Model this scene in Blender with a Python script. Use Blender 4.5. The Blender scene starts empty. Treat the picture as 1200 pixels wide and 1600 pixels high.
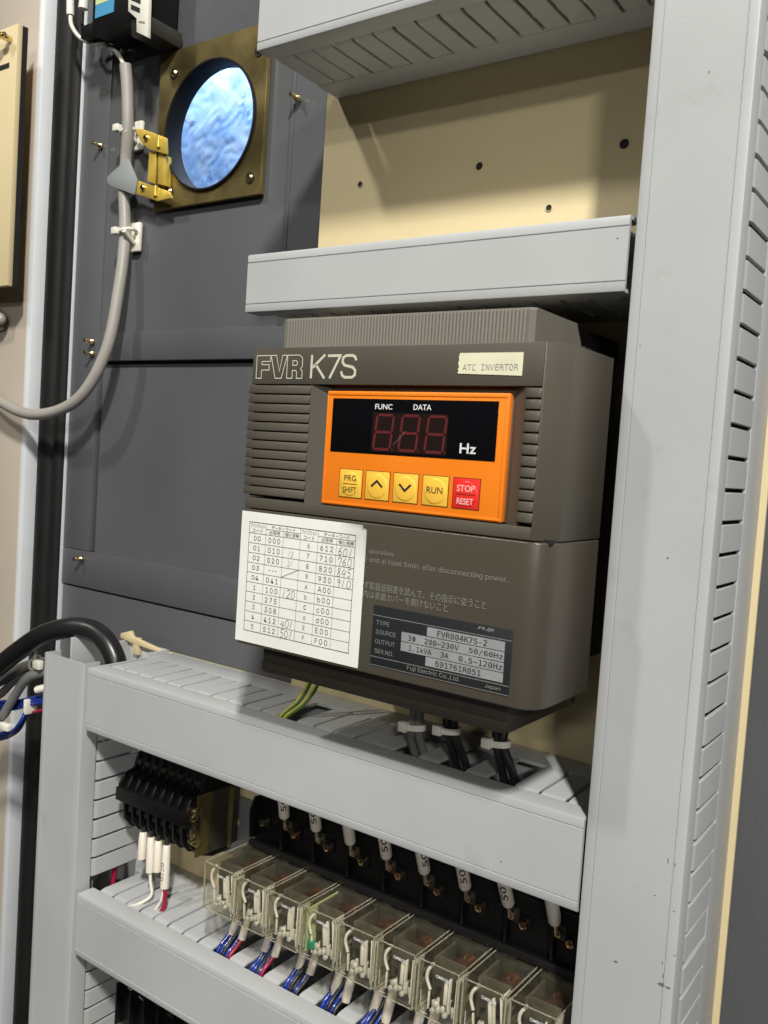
import bpy, bmesh, math, random
from mathutils import Vector, Matrix
random.seed(7)
K = 0.37                      # metres per modelling unit (distance of the lens from the mounting plate)
SC = bpy.context.scene
COL = SC.collection
# ------------------------------------------------------------------ camera
F, YAW, PITCH, ROLL = 1393.84383, 0.615909373, 0.0593591089, 0.0668525563
def _cam_rot():
    B = Matrix(((1,0,0),(0,0,-1),(0,1,0)))
    cy, sy = math.cos(YAW), math.sin(YAW); cp, sp = math.cos(PITCH), math.sin(PITCH); cr, sr = math.cos(ROLL), math.sin(ROLL)
    Ry = Matrix(((cy,0,sy),(0,1,0),(-sy,0,cy))); Rx = Matrix(((1,0,0),(0,cp,-sp),(0,sp,cp))); Rz = Matrix(((cr,-sr,0),(sr,cr,0),(0,0,1)))
    return Rz @ Rx @ Ry @ B
RC = _cam_rot()
cam_d = bpy.data.cameras.new('camera'); cam = bpy.data.objects.new('camera', cam_d); COL.objects.link(cam)
cam_d.sensor_fit = 'VERTICAL'; cam_d.sensor_height = 24.0; cam_d.sensor_width = 18.0
cam_d.lens = 24.0 * F / 1600.0; cam_d.clip_start = 0.01; cam_d.clip_end = 50
M3 = Matrix((RC[0], -RC[1], -RC[2])).transposed()
cam.matrix_world = Matrix.Translation((0, -K, 0)) @ M3.to_4x4()
SC.camera = cam
cam_d.dof.use_dof = True; cam_d.dof.focus_distance = 0.40; cam_d.dof.aperture_fstop = 22.0
# ------------------------------------------------------------------ room light
world = bpy.data.worlds.new('World'); SC.world = world; world.use_nodes = True
world.node_tree.nodes['Background'].inputs[0].default_value = (0.93, 0.96, 1.0, 1)
world.node_tree.nodes['Background'].inputs[1].default_value = 0.014
def area(name, pos, target, sx, sy, power, col):
    l = bpy.data.lights.new(name, 'AREA'); l.shape = 'RECTANGLE'; l.size = sx; l.size_y = sy; l.energy = power; l.color = col
    o = bpy.data.objects.new(name, l); COL.objects.link(o)
    p = Vector(pos) * K; o.location = p
    o.rotation_euler = (Vector(target) * K - p).to_track_quat('-Z', 'Y').to_euler()
    return o
TGT = (-0.65, 0, 0.1)
area('ceiling_lamp_left', (-2.84, -3.5, 4.08), TGT, 0.08, 0.15, 12, (1.0, 0.98, 0.935))
area('ceiling_lamp_right', (2.08, -3.5, 4.08), TGT, 0.10, 0.20, 49, (1.0, 0.98, 0.935))
area('room_lamp_middle', (7.0, -10.0, 4.35), TGT, 0.4, 0.14, 42, (1.0, 0.985, 0.95))
area('room_lamp_far', (3.0, -15.0, 4.4), TGT, 0.8, 0.12, 20, (0.98, 0.99, 1.0))
SC.view_settings.view_transform = 'Standard'; SC.view_settings.look = 'None'
SC.view_settings.exposure = 0.18; SC.view_settings.gamma = 1.0; SC.view_settings.use_curve_mapping = False
SC.cycles.max_bounces = 10; SC.cycles.transparent_max_bounces = 24; SC.cycles.caustics_reflective = False

# ------------------------------------------------------------------ helpers
def at(px, py, y):
    """a point measured on the 1200x1600 photograph, placed at depth y"""
    d = RC.transposed() @ Vector(((px - 600) / F, (py - 800) / F, 1.0))
    t = (y + 1.0) / d.y
    return Vector((d.x * t, y, d.z * t))

MATS = {}
def mat(name, col, rough=0.5, metal=0.0, spec=0.5, var=0.06, vscale=30, bump=0.0, bscale=300, coat=0.0, stain=None, rvar=0.08):
    m = bpy.data.materials.new(name); m.use_nodes = True; nt = m.node_tree; b = nt.nodes['Principled BSDF']
    b.inputs['Roughness'].default_value = rough; b.inputs['Metallic'].default_value = metal
    b.inputs['Specular IOR Level'].default_value = spec; b.inputs['Coat Weight'].default_value = coat
    tc = nt.nodes.new('ShaderNodeTexCoord')
    n = nt.nodes.new('ShaderNodeTexNoise'); n.inputs['Scale'].default_value = vscale; n.inputs['Detail'].default_value = 6
    geo = nt.nodes.new('ShaderNodeNewGeometry')
    nt.links.new(geo.outputs['Position'], n.inputs['Vector'])
    r = nt.nodes.new('ShaderNodeMapRange'); r.inputs[1].default_value = 0.3; r.inputs[2].default_value = 0.7
    r.inputs[3].default_value = 1 - var; r.inputs[4].default_value = 1 + var
    nt.links.new(n.outputs['Fac'], r.inputs[0])
    mx = nt.nodes.new('ShaderNodeMix'); mx.data_type = 'RGBA'; mx.blend_type = 'MULTIPLY'; mx.inputs[0].default_value = 1
    mx.inputs[6].default_value = (*col, 1); nt.links.new(r.outputs[0], mx.inputs[7])
    out = mx.outputs[2]
    if stain:
        sc_, lo, hi, scol, amt = stain
        n3 = nt.nodes.new('ShaderNodeTexNoise'); n3.inputs['Scale'].default_value = sc_; n3.inputs['Detail'].default_value = 8; n3.inputs['Roughness'].default_value = 0.7
        nt.links.new(geo.outputs['Position'], n3.inputs['Vector'])
        r3 = nt.nodes.new('ShaderNodeMapRange'); r3.inputs[1].default_value = lo; r3.inputs[2].default_value = hi; r3.inputs[3].default_value = 0; r3.inputs[4].default_value = amt
        nt.links.new(n3.outputs['Fac'], r3.inputs[0])
        m3 = nt.nodes.new('ShaderNodeMix'); m3.data_type = 'RGBA'; nt.links.new(r3.outputs[0], m3.inputs[0]); nt.links.new(out, m3.inputs[6]); m3.inputs[7].default_value = (*scol, 1)
        out = m3.outputs[2]
    nt.links.new(out, b.inputs['Base Color'])
    rr = nt.nodes.new('ShaderNodeMapRange'); rr.inputs[1].default_value = 0.3; rr.inputs[2].default_value = 0.7
    rr.inputs[3].default_value = max(0.02, rough - rvar); rr.inputs[4].default_value = min(1, rough + rvar)
    nt.links.new(n.outputs['Fac'], rr.inputs[0]); nt.links.new(rr.outputs[0], b.inputs['Roughness'])
    if bump:
        n2 = nt.nodes.new('ShaderNodeTexNoise'); n2.inputs['Scale'].default_value = bscale; n2.inputs['Detail'].default_value = 4
        nt.links.new(geo.outputs['Position'], n2.inputs['Vector'])
        bp = nt.nodes.new('ShaderNodeBump'); bp.inputs['Strength'].default_value = bump; bp.inputs['Distance'].default_value = 0.0004
        nt.links.new(n2.outputs['Fac'], bp.inputs['Height']); nt.links.new(bp.outputs[0], b.inputs['Normal'])
    MATS[name] = m; return m

mat('duct', (0.478, 0.486, 0.480), 0.42, var=0.065, vscale=11, bump=0.12, bscale=900, stain=(34, 0.62, 0.82, (0.36, 0.35, 0.31), 0.5))
mat('duct_stained', (0.478, 0.486, 0.480), 0.42, var=0.065, vscale=11, bump=0.12, bscale=900, stain=(40, 0.60, 0.80, (0.33, 0.325, 0.30), 0.6))
mat('smudge', (0.16, 0.155, 0.145), 0.7, var=0.3, vscale=250)
mat('cream', (0.70, 0.58, 0.335), 0.5, var=0.05, vscale=8, bump=0.2, bscale=500, stain=(30, 0.68, 0.82, (0.50, 0.41, 0.23), 0.5))
mat('wall_grey', (0.105, 0.107, 0.112), 0.40, var=0.11, vscale=7, bump=0.30, bscale=600, stain=(26, 0.62, 0.80, (0.16, 0.16, 0.155), 0.45), rvar=0.12)
mat('dark', (0.012, 0.012, 0.012), 0.7)
mat('rubber', (0.010, 0.0095, 0.009), 0.6, spec=0.25, var=0.1)
mat('post_beige', (0.50, 0.43, 0.35), 0.5, var=0.05, vscale=10)
mat('post_silver', (0.60, 0.62, 0.63), 0.45, var=0.06, vscale=9)
mat('inv', (0.092, 0.081, 0.062), 0.42, var=0.07, vscale=14, bump=0.14, bscale=2600)
mat('inv_cover', (0.080, 0.069, 0.052), 0.36, var=0.08, vscale=12, bump=0.10, bscale=2600)
mat('inv_hood', (0.19, 0.174, 0.145), 0.30, var=0.05, vscale=20, bump=0.10, bscale=2600)  # housing plastic again, sheen of the ridges put into a lighter colour
mat('chassis', (0.012, 0.012, 0.011), 0.6)
mat('skirt', (0.075, 0.066, 0.049), 0.55, var=0.1)
mat('orange', (0.93, 0.235, 0.012), 0.42, var=0.03, vscale=40, bump=0.05)
mat('display', (0.004, 0.004, 0.005), 0.12, var=0.02, rvar=0.03)
mat('led_window', (0.017, 0.010, 0.009), 0.16, rvar=0.03)
mat('led_seg', (0.125, 0.019, 0.021), 0.35)
mat('key_yellow', (0.95, 0.56, 0.065), 0.38, var=0.02)
mat('key_red', (0.86, 0.035, 0.025), 0.38, var=0.02)
mat('key_edge', (0.10, 0.03, 0.01), 0.5)
mat('ink_white', (0.78, 0.78, 0.76), 0.5)
mat('ink_cream', (0.60, 0.60, 0.46), 0.5)
mat('ink_grey', (0.24, 0.235, 0.20), 0.5)
mat('ink_dark', (0.03, 0.028, 0.028), 0.5)
mat('ink_pinkwhite', (0.95, 0.60, 0.56), 0.5)
mat('ink_print', (0.13, 0.13, 0.135), 0.6, var=0.25, vscale=800)
mat('ink_pale', (0.36, 0.36, 0.34), 0.6, var=0.25, vscale=900)
mat('pencil', (0.22, 0.22, 0.225), 0.5, var=0.2, vscale=900)
mat('paper', (0.87, 0.86, 0.80), 0.6, var=0.035, vscale=45, bump=0.25, bscale=140, stain=(70, 0.66, 0.80, (0.68, 0.65, 0.56), 0.5))
mat('tape', (0.80, 0.76, 0.54), 0.5, var=0.04, vscale=90)
mat('nameplate', (0.036, 0.038, 0.041), 0.30, metal=0.3, var=0.05, vscale=40)
mat('nameplate_silver', (0.46, 0.47, 0.47), 0.36, metal=0.35, var=0.08, vscale=120)
mat('nameplate_line', (0.36, 0.36, 0.34), 0.4, metal=0.4)
mat('zinc_yellow', (0.80, 0.56, 0.10), 0.35, metal=0.45, var=0.25, vscale=45, rvar=0.12)
mat('zinc_dull', (0.27, 0.21, 0.085), 0.38, metal=0.8, var=0.25, vscale=35, rvar=0.12)
mat('brass', (0.66, 0.52, 0.26), 0.26, metal=1.0, var=0.15, vscale=90)
mat('screw_brass', (0.78, 0.62, 0.30), 0.25, metal=1.0, var=0.15, vscale=200)
mat('screw_copper', (0.75, 0.48, 0.28), 0.28, metal=1.0, var=0.15, vscale=200)
mat('steel', (0.62, 0.60, 0.55), 0.28, metal=1.0, var=0.12, vscale=120)
mat('grey_paint', (0.27, 0.29, 0.28), 0.45, var=0.06)
mat('rail_grey', (0.30, 0.30, 0.29), 0.45, metal=0.5, var=0.1, vscale=40)
mat('cable_grey', (0.37, 0.345, 0.305), 0.45, var=0.06, vscale=40, bump=0.1)
mat('cable_dark_grey', (0.20, 0.195, 0.185), 0.45, var=0.08)
mat('cable_black', (0.013, 0.013, 0.013), 0.34, var=0.1)
mat('wire_white', (0.74, 0.70, 0.60), 0.4, var=0.05)
mat('wire_black', (0.018, 0.018, 0.018), 0.42)
mat('wire_blue', (0.012, 0.035, 0.24), 0.22, var=0.2, vscale=60)
mat('wire_red', (0.30, 0.010, 0.04), 0.35)
mat('wire_green', (0.09, 0.20, 0.03), 0.4)
mat('wire_yellow', (0.62, 0.50, 0.05), 0.4)
mat('plastic_white', (0.84, 0.81, 0.70), 0.4, var=0.04)
mat('sleeve', (0.80, 0.73, 0.62), 0.5, var=0.05)
mat('bakelite', (0.006, 0.006, 0.006), 0.45, spec=0.3, var=0.1)
mat('label_blue', (0.07, 0.30, 0.50), 0.4)
mat('label_lime', (0.60, 0.68, 0.32), 0.4)
mat('coil', (0.22, 0.07, 0.03), 0.22, metal=0.8, var=0.3, vscale=300)
mat('relay_inner', (0.03, 0.027, 0.02), 0.45)
mat('relay_frame', (0.085, 0.075, 0.055), 0.35, var=0.15, vscale=200)
mat('contact_bright', (0.85, 0.82, 0.72), 0.25, metal=0.35)  # contact metal, with white reflections put into its pale colour
mat('relay_green', (0.03, 0.30, 0.15), 0.4)

def mat_clear():
    m = bpy.data.materials.new('clear_case'); m.use_nodes = True; nt = m.node_tree; nt.nodes.clear()
    o = nt.nodes.new('ShaderNodeOutputMaterial'); t = nt.nodes.new('ShaderNodeBsdfTransparent'); t.inputs[0].default_value = (0.987, 0.980, 0.950, 1)
    g = nt.nodes.new('ShaderNodeBsdfGlossy'); g.inputs[0].default_value = (1, 0.98, 0.92, 1); g.inputs['Roughness'].default_value = 0.07
    d = nt.nodes.new('ShaderNodeBsdfDiffuse'); d.inputs[0].default_value = (0.90, 0.85, 0.64, 1)
    lw = nt.nodes.new('ShaderNodeLayerWeight'); lw.inputs[0].default_value = 0.5
    pw = nt.nodes.new('ShaderNodeMath'); pw.operation = 'POWER'; nt.links.new(lw.outputs['Facing'], pw.inputs[0]); pw.inputs[1].default_value = 4.5
    fr = nt.nodes.new('ShaderNodeMath'); fr.operation = 'MULTIPLY_ADD'; nt.links.new(pw.outputs[0], fr.inputs[0]); fr.inputs[1].default_value = 0.6; fr.inputs[2].default_value = 0.05
    a = nt.nodes.new('ShaderNodeMixShader'); b = nt.nodes.new('ShaderNodeMixShader')
    geo = nt.nodes.new('ShaderNodeNewGeometry')
    n = nt.nodes.new('ShaderNodeTexNoise'); n.inputs['Scale'].default_value = 160; n.inputs['Detail'].default_value = 6
    nt.links.new(geo.outputs['Position'], n.inputs['Vector'])
    r = nt.nodes.new('ShaderNodeMapRange'); r.inputs[1].default_value = 0.4; r.inputs[2].default_value = 0.75; r.inputs[3].default_value = 0.006; r.inputs[4].default_value = 0.022
    nt.links.new(n.outputs['Fac'], r.inputs[0])
    nt.links.new(r.outputs[0], a.inputs[0]); nt.links.new(t.outputs[0], a.inputs[1]); nt.links.new(d.outputs[0], a.inputs[2])
    nt.links.new(fr.outputs[0], b.inputs[0]); nt.links.new(a.outputs[0], b.inputs[1]); nt.links.new(g.outputs[0], b.inputs[2])
    nt.links.new(b.outputs[0], o.inputs[0]); MATS['clear_case'] = m
    # moulded edges and ribs: thicker, a milky yellow imitating light that passes along them
    m = bpy.data.materials.new('clear_edge'); m.use_nodes = True; nt = m.node_tree; b = nt.nodes['Principled BSDF']
    b.inputs['Base Color'].default_value = (0.92, 0.88, 0.70, 1); b.inputs['Roughness'].default_value = 0.12
    b.inputs['Transmission Weight'].default_value = 0.8; b.inputs['IOR'].default_value = 1.5; MATS['clear_edge'] = m
mat_clear()
def mat_blue_tarp():
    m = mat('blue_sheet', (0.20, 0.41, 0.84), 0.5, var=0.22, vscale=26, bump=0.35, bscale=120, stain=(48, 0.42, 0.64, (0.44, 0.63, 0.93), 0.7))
    nt = m.node_tree; b = nt.nodes['Principled BSDF']; src = b.inputs['Base Color'].links[0].from_socket
    geo = nt.nodes.new('ShaderNodeNewGeometry'); n = nt.nodes.new('ShaderNodeTexNoise'); n.inputs['Scale'].default_value = 60; n.inputs['Detail'].default_value = 5
    nt.links.new(geo.outputs['Position'], n.inputs['Vector'])
    ad = nt.nodes.new('ShaderNodeMix'); ad.data_type = 'RGBA'; ad.blend_type = 'LINEAR_LIGHT'; ad.inputs[0].default_value = 0.035
    nt.links.new(geo.outputs['Position'], ad.inputs[6]); nt.links.new(n.outputs['Color'], ad.inputs[7])
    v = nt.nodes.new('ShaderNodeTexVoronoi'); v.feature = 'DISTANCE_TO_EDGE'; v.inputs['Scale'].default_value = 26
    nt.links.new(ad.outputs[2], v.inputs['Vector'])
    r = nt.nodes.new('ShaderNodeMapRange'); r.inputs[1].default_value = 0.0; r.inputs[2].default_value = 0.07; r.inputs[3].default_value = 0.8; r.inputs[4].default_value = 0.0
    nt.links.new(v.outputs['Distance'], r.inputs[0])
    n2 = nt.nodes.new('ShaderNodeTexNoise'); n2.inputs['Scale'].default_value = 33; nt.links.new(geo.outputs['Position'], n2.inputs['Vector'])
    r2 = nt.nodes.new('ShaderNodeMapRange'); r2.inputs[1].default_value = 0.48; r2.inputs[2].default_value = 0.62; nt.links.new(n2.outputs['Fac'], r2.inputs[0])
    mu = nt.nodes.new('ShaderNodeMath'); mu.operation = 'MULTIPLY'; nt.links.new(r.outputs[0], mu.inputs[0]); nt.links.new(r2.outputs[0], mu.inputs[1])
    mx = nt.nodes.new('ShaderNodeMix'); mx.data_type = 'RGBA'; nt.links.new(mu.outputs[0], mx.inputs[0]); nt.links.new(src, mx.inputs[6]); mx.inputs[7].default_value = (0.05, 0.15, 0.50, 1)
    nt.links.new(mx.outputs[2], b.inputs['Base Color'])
mat_blue_tarp()

class MB:
    def __init__(s): s.v = []; s.f = []
    def add(s, vs, fs):
        n = len(s.v); s.v += [tuple(v) for v in vs]; s.f += [tuple(i + n for i in f) for f in fs]; return s
    def box(s, x0, x1, y0, y1, z0, z1):
        vs = [(x0,y0,z0),(x1,y0,z0),(x1,y1,z0),(x0,y1,z0),(x0,y0,z1),(x1,y0,z1),(x1,y1,z1),(x0,y1,z1)]
        return s.add(vs, [(0,3,2,1),(4,5,6,7),(0,1,5,4),(1,2,6,5),(2,3,7,6),(3,0,4,7)])
    def prism(s, prof, axis, a, b):
        """prof: 2D points; axis X: (y,z), Y: (x,z), Z: (x,y)"""
        def P(p, t): return {'X': (t, p[0], p[1]), 'Y': (p[0], t, p[1]), 'Z': (p[0], p[1], t)}[axis]
        n = len(prof); vs = [P(p, a) for p in prof] + [P(p, b) for p in prof]
        fs = [tuple(range(n))[::-1], tuple(range(n, 2*n))] + [(i, (i+1) % n, n + (i+1) % n, n + i) for i in range(n)]
        return s.add(vs, fs)
    def shell(s, outer, inner, fn, a, b):
        """extruded wall between two open polylines; fn(p,t)->3D"""
        n = len(outer); ring = outer + inner[::-1]; m = len(ring)
        vs = [fn(p, a) for p in ring] + [fn(p, b) for p in ring]
        fs = [(i, (i+1) % m, m + (i+1) % m, m + i) for i in range(m)]
        for i in range(n - 1):
            fs.append((i, i+1, m-2-i, m-1-i)); fs.append((m+m-1-i, m+m-2-i, m+i+1, m+i))
        return s.add(vs, fs)
    def tube(s, pts, r, seg=10, caps=True, flat=None):
        pts = [Vector(p) for p in pts]; n = len(pts); rings = []
        up = None
        for i, p in enumerate(pts):
            t = (pts[min(i+1, n-1)] - pts[max(i-1, 0)]).normalized()
            if up is None:
                up = Vector((0, 0, 1)) if abs(t.z) < 0.9 else Vector((0, 1, 0))
            a = (up - t * up.dot(t)).normalized(); up = a; b = t.cross(a)
            rr = r[i] if isinstance(r, (list, tuple)) else r
            rings.append([p + (a * math.cos(2*math.pi*k/seg) + b * math.sin(2*math.pi*k/seg)) * rr for k in range(seg)])
        vs = [v for rg in rings for v in rg]
        fs = [(i*seg+k, i*seg+(k+1) % seg, (i+1)*seg+(k+1) % seg, (i+1)*seg+k) for i in range(n-1) for k in range(seg)]
        if caps: fs += [tuple(range(seg))[::-1], tuple(range((n-1)*seg, n*seg))]
        return s.add(vs, fs)
    def cyl(s, p0, p1, r, seg=16): return s.tube([p0, p1], r, seg)
    def ring(s, c, ro, ri, y0, y1, seg=64):
        vs = []
        for y in (y0, y1):
            for r in (ro, ri):
                vs += [(c[0] + r*math.cos(2*math.pi*k/seg), y, c[1] + r*math.sin(2*math.pi*k/seg)) for k in range(seg)]
        fs = []
        for k in range(seg):
            j = (k+1) % seg
            fs += [(k, j, seg+j, seg+k), (2*seg+k, 3*seg+k, 3*seg+j, 2*seg+j), (k, 2*seg+k, 2*seg+j, j), (seg+k, seg+j, 3*seg+j, 3*seg+k)]
        return s.add(vs, fs)
    def stroke(s, pts, w, y, close=False, dy=0.0):
        """flat ribbon along (x,z) points in a plane of depth y with mitred joints"""
        P = [Vector(p) for p in pts]; n = len(P); L = []; Rr = []
        for i in range(n):
            a = P[i-1] if (i > 0 or close) else None; b = P[(i+1) % n] if (i < n-1 or close) else None
            d1 = (P[i]-a).normalized() if a is not None else None; d2 = (b-P[i]).normalized() if b is not None else None
            if d1 is None: d1 = d2
            if d2 is None: d2 = d1
            n1 = Vector((-d1.y, d1.x)); n2 = Vector((-d2.y, d2.x)); m = (n1+n2)
            if m.length < 1e-6: m = n1
            m.normalize(); k = min(2.0, 1.0 / max(0.3, m.dot(n1)))
            L.append(P[i] + m*w*0.5*k); Rr.append(P[i] - m*w*0.5*k)
        vs = [(p.x, y, p.y) for p in L] + [(p.x, y, p.y) for p in Rr]
        e = n if close else n-1
        return s.add(vs, [(i, (i+1) % n, n+(i+1) % n, n+i) for i in range(e)])

def finish(me, bev, segs, smooth):
    bm = bmesh.new(); bm.from_mesh(me)
    bmesh.ops.remove_doubles(bm, verts=bm.verts, dist=1e-7)
    bmesh.ops.recalc_face_normals(bm, faces=bm.faces)
    if bev:
        ed = [e for e in bm.edges if len(e.link_faces) == 2 and e.calc_face_angle(0) > 0.6]
        bmesh.ops.bevel(bm, geom=ed, offset=bev*K, segments=segs, affect='EDGES', profile=0.5, clamp_overlap=True)
    bm.to_mesh(me); bm.free()
    if smooth:
        for p in me.polygons: p.use_smooth = True
        me.set_sharp_from_angle(angle=math.radians(smooth))

CAM_SCALE = [1.0, 0.0]          # factor and shift that scale the assembly being built about the camera
def placed(v): return Vector((v[0]*CAM_SCALE[0], v[1]*CAM_SCALE[0] + CAM_SCALE[1], v[2]*CAM_SCALE[0]))
def mesh(name, mb, m, bev=0, segs=2, smooth=35, center=True):
    vs = [placed(v) for v in mb.v]
    c = Vector((0, 0, 0))
    if center and vs:
        lo = Vector([min(v[i] for v in vs) for i in range(3)]); hi = Vector([max(v[i] for v in vs) for i in range(3)]); c = (lo+hi)/2
    me = bpy.data.meshes.new(name); me.from_pydata([(v-c)*K for v in vs], [], mb.f)
    finish(me, bev, segs, smooth); me.materials.append(MATS[m])
    return me, c*K
def link(name, me, loc, parent=None):
    o = bpy.data.objects.new(name, me); COL.objects.link(o)
    if parent is not None:
        o.parent = parent; o.location = Vector(loc) - wloc(parent)
    else: o.location = loc
    return o
def wloc(o):
    v = Vector(o.location)
    while o.parent is not None: o = o.parent; v = v + Vector(o.location)
    return v
def obj(name, mb, m, parent=None, bev=0, segs=2, smooth=35):
    me, c = mesh(name, mb, m, bev, segs, smooth); return link(name, me, c, parent)
def thing(name, label, cat, base, group=None):
    o = bpy.data.objects.new(name, None); COL.objects.link(o); o.location = placed(base)*K; o.empty_display_size = 0.01
    return tag(o, label, cat, group)
def tag(o, label=None, cat=None, group=None, kind=None):
    if label: o['label'] = label
    if cat: o['category'] = cat
    if group: o['group'] = group
    if kind: o['kind'] = kind
    return o
def copy_thing(root, delta, label):
    r = root.copy(); COL.objects.link(r); r.location = Vector(root.location) + Vector(delta)*K; r['label'] = label
    for ch in list(root.children):
        c = ch.copy(); COL.objects.link(c); c.parent = r
        for g in list(ch.children):
            d = g.copy(); COL.objects.link(d); d.parent = c
    return r
def spline(pts, n=8):
    P = [Vector(p) for p in pts]; P = [P[0]*2-P[1]] + P + [P[-1]*2-P[-2]]; out = []
    for i in range(1, len(P)-2):
        for k in range(n):
            t = k/n; a, b, c, d = P[i-1], P[i], P[i+1], P[i+2]
            out.append(0.5*((2*b) + (c-a)*t + (2*a-5*b+4*c-d)*t*t + (3*b-a-3*c+d)*t**3))
    out.append(P[-2]); return out
_text_cache = {}
def bundled_font(fn):
    try: return bpy.data.fonts.load(bpy.utils.system_resource('DATAFILES', path='fonts') + '/' + fn)
    except Exception: return None
FONT = {'sans': bundled_font('Inter.woff2'), 'mono': bundled_font('DejaVuSansMono.woff2')}
def text_mesh(s, shear=0.0, bold=0.0, space=1.0, font='sans'):
    key = (s, shear, bold, space, font)
    if key not in _text_cache:
        cu = bpy.data.curves.new('t', 'FONT'); cu.body = s; cu.shear = shear; cu.offset = bold; cu.resolution_u = 3; cu.space_character = space; cu.fill_mode = 'BOTH'
        if FONT.get(font) and all(ord(ch) < 1000 for ch in s) and not (font == 'sans' and bold): cu.font = FONT[font]
        o = bpy.data.objects.new('t', cu); COL.objects.link(o)
        bpy.context.view_layer.update()
        me = o.to_mesh(); vs = [(v.co.x, v.co.y) for v in me.vertices]; fs = [tuple(p.vertices) for p in me.polygons]; o.to_mesh_clear()
        bpy.data.objects.remove(o); bpy.data.curves.remove(cu)
        _text_cache[key] = (vs, fs)
    return _text_cache[key]
def put_text(mb, s, x0, x1, z0, z1, y, shear=0.0, bold=0.0, fn=None, space=1.0, font='sans'):
    """fit the text into the box x0..x1, z0..z1 on the plane y (x1 None keeps the letter shape, x0 is then the middle)"""
    vs, fs = text_mesh(s, shear, bold, space, font)
    if not vs: return
    ax = min(v[0] for v in vs); bx = max(v[0] for v in vs); az = min(v[1] for v in vs); bz = max(v[1] for v in vs)
    sz = (z1-z0)/max(bz-az, 1e-6)
    if x1 is None:
        w = (bx-ax)*sz*0.92; x0, x1 = x0-w/2, x0+w/2
    out = []
    for a, b in vs:
        u = x0 + (a-ax)/max(bx-ax, 1e-6)*(x1-x0); w = z0 + (b-az)*sz
        out.append(fn(u, w) if fn else (u, y, w))
    mb.add(out, fs)
HAND = {'0': [[(.5,1),(.15,.8),(.1,.3),(.4,0),(.8,.15),(.9,.7),(.6,1)]], '1': [[(.6,1),(.35,0)]], '2': [[(.1,.8),(.4,1),(.8,.85),(.7,.5),(.1,0),(.9,.05)]],
 '4': [[(.5,1),(.05,.4),(.9,.45)],[(.8,.85),(.55,-.05)]], '5': [[(.9,1),(.3,.97),(.2,.55),(.6,.6),(.8,.3),(.5,0),(.1,.1)]], '6': [[(.75,1),(.25,.6),(.1,.2),(.4,0),(.8,.2),(.6,.5),(.2,.35)]],
 '7': [[(.1,.7),(.15,1),(.85,.95),(.4,0)]], '8': [[(.8,.85),(.4,1),(.2,.75),(.7,.4),(.7,.1),(.3,0),(.15,.25),(.75,.75)]], '9': [[(.8,.85),(.4,1),(.15,.75),(.5,.55),(.8,.85),(.6,.3),(.5,-.1)]]}
def hand(mb, s, x0, x1, z0, z1, y, w):
    n = len(s); cw = (x1-x0)/n
    for i, c in enumerate(s):
        jx = random.uniform(-.06, .06); jz = random.uniform(-.08, .08); h = random.uniform(.9, 1.1)
        for st in HAND[c]:
            pts = [(x0 + cw*(i + (px*.85+.05+jx + .12*pz)), z0 + (z1-z0)*(pz*h+jz)) for px, pz in st]
            if len(pts) > 2: pts = [(p.x, p.y) for p in spline([(a, b, 0) for a, b in pts], 3)]
            mb.stroke(pts, w, y)

# ------------------------------------------------------------------ the setting: cabinet rear wall, posts, gasket
WY = 0.1
wall = tag(obj('rear_wall', MB().box(-1.486, 0.9, WY+0.012, WY+0.02, -0.294, 0.1475), 'wall_grey'), kind='structure')
hc = (-1.197, 0.556)
def plate_with_hole(x0, x1, z0, z1, c, r, y0, y1, seg=64):
    mb = MB(); per = []
    for k in range(seg):
        a = 2*math.pi*k/seg; dx, dz = math.cos(a), math.sin(a)
        t = min([(x1-c[0])/dx if dx > 1e-9 else 9, (x0-c[0])/dx if dx < -1e-9 else 9, (z1-c[1])/dz if dz > 1e-9 else 9, (z0-c[1])/dz if dz < -1e-9 else 9])
        per.append([c[0]+dx*t, c[1]+dz*t])
    for cx, cz in ((x0,z0),(x1,z0),(x1,z1),(x0,z1)):
        j = min(range(seg), key=lambda i: (per[i][0]-cx)**2+(per[i][1]-cz)**2); per[j] = [cx, cz]
    vs = []
    for y in (y0, y1):
        vs += [(p[0], y, p[1]) for p in per]
        vs += [(c[0]+r*math.cos(2*math.pi*k/seg), y, c[1]+r*math.sin(2*math.pi*k/seg)) for k in range(seg)]
    fs = []
    for k in range(seg):
        j = (k+1) % seg
        fs += [(k, j, seg+j, seg+k), (2*seg+k, 3*seg+k, 3*seg+j, 2*seg+j), (k, 2*seg+k, 2*seg+j, j), (seg+k, seg+j, 3*seg+j, 3*seg+k)]
    return mb.add(vs, fs)
obj('upper_sheet', plate_with_hole(-1.486, 0.9, 0.206, 1.0, hc, 0.112, WY+0.004, WY+0.012), 'wall_grey', wall, smooth=20)
obj('lower_sheet', MB().box(-1.572, 0.9, WY+0.004, WY+0.012, -1.9, -0.2985), 'wall_grey', wall, bev=0.001)
obj('rail', MB().box(-1.486, 0.9, WY, WY+0.011, 0.1535, 0.2075), 'wall_grey', wall, bev=0.0015)
obj('rail', MB().box(-1.572, 0.9, WY, WY+0.011, -0.2945, -0.2225), 'wall_grey', wall, bev=0.0015)
obj('stile', MB().box(-1.572, -1.487, WY, WY+0.014, -0.222, 1.0), 'wall_grey', wall, bev=0.002)
obj('bead', MB().box(-1.022, -1.012, WY+0.002, WY+0.0039, 0.2085, 1.0), 'wall_grey', wall, bev=0.001)
obj('flange_lip', MB().box(-1.5755, -1.5725, WY-0.004, WY+0.02, -1.9, 1.0), 'post_silver', wall, bev=0.0008)
obj('plain_sheet', MB().box(-.62, 0.9, WY-0.006, WY-0.001, -1.9, 1.0), 'wall_grey', wall, bev=0.001)
obj('backing', MB().box(-1.7, 0.9, WY+0.024, WY+0.03, -1.9, 0.2), 'dark', wall)
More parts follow.
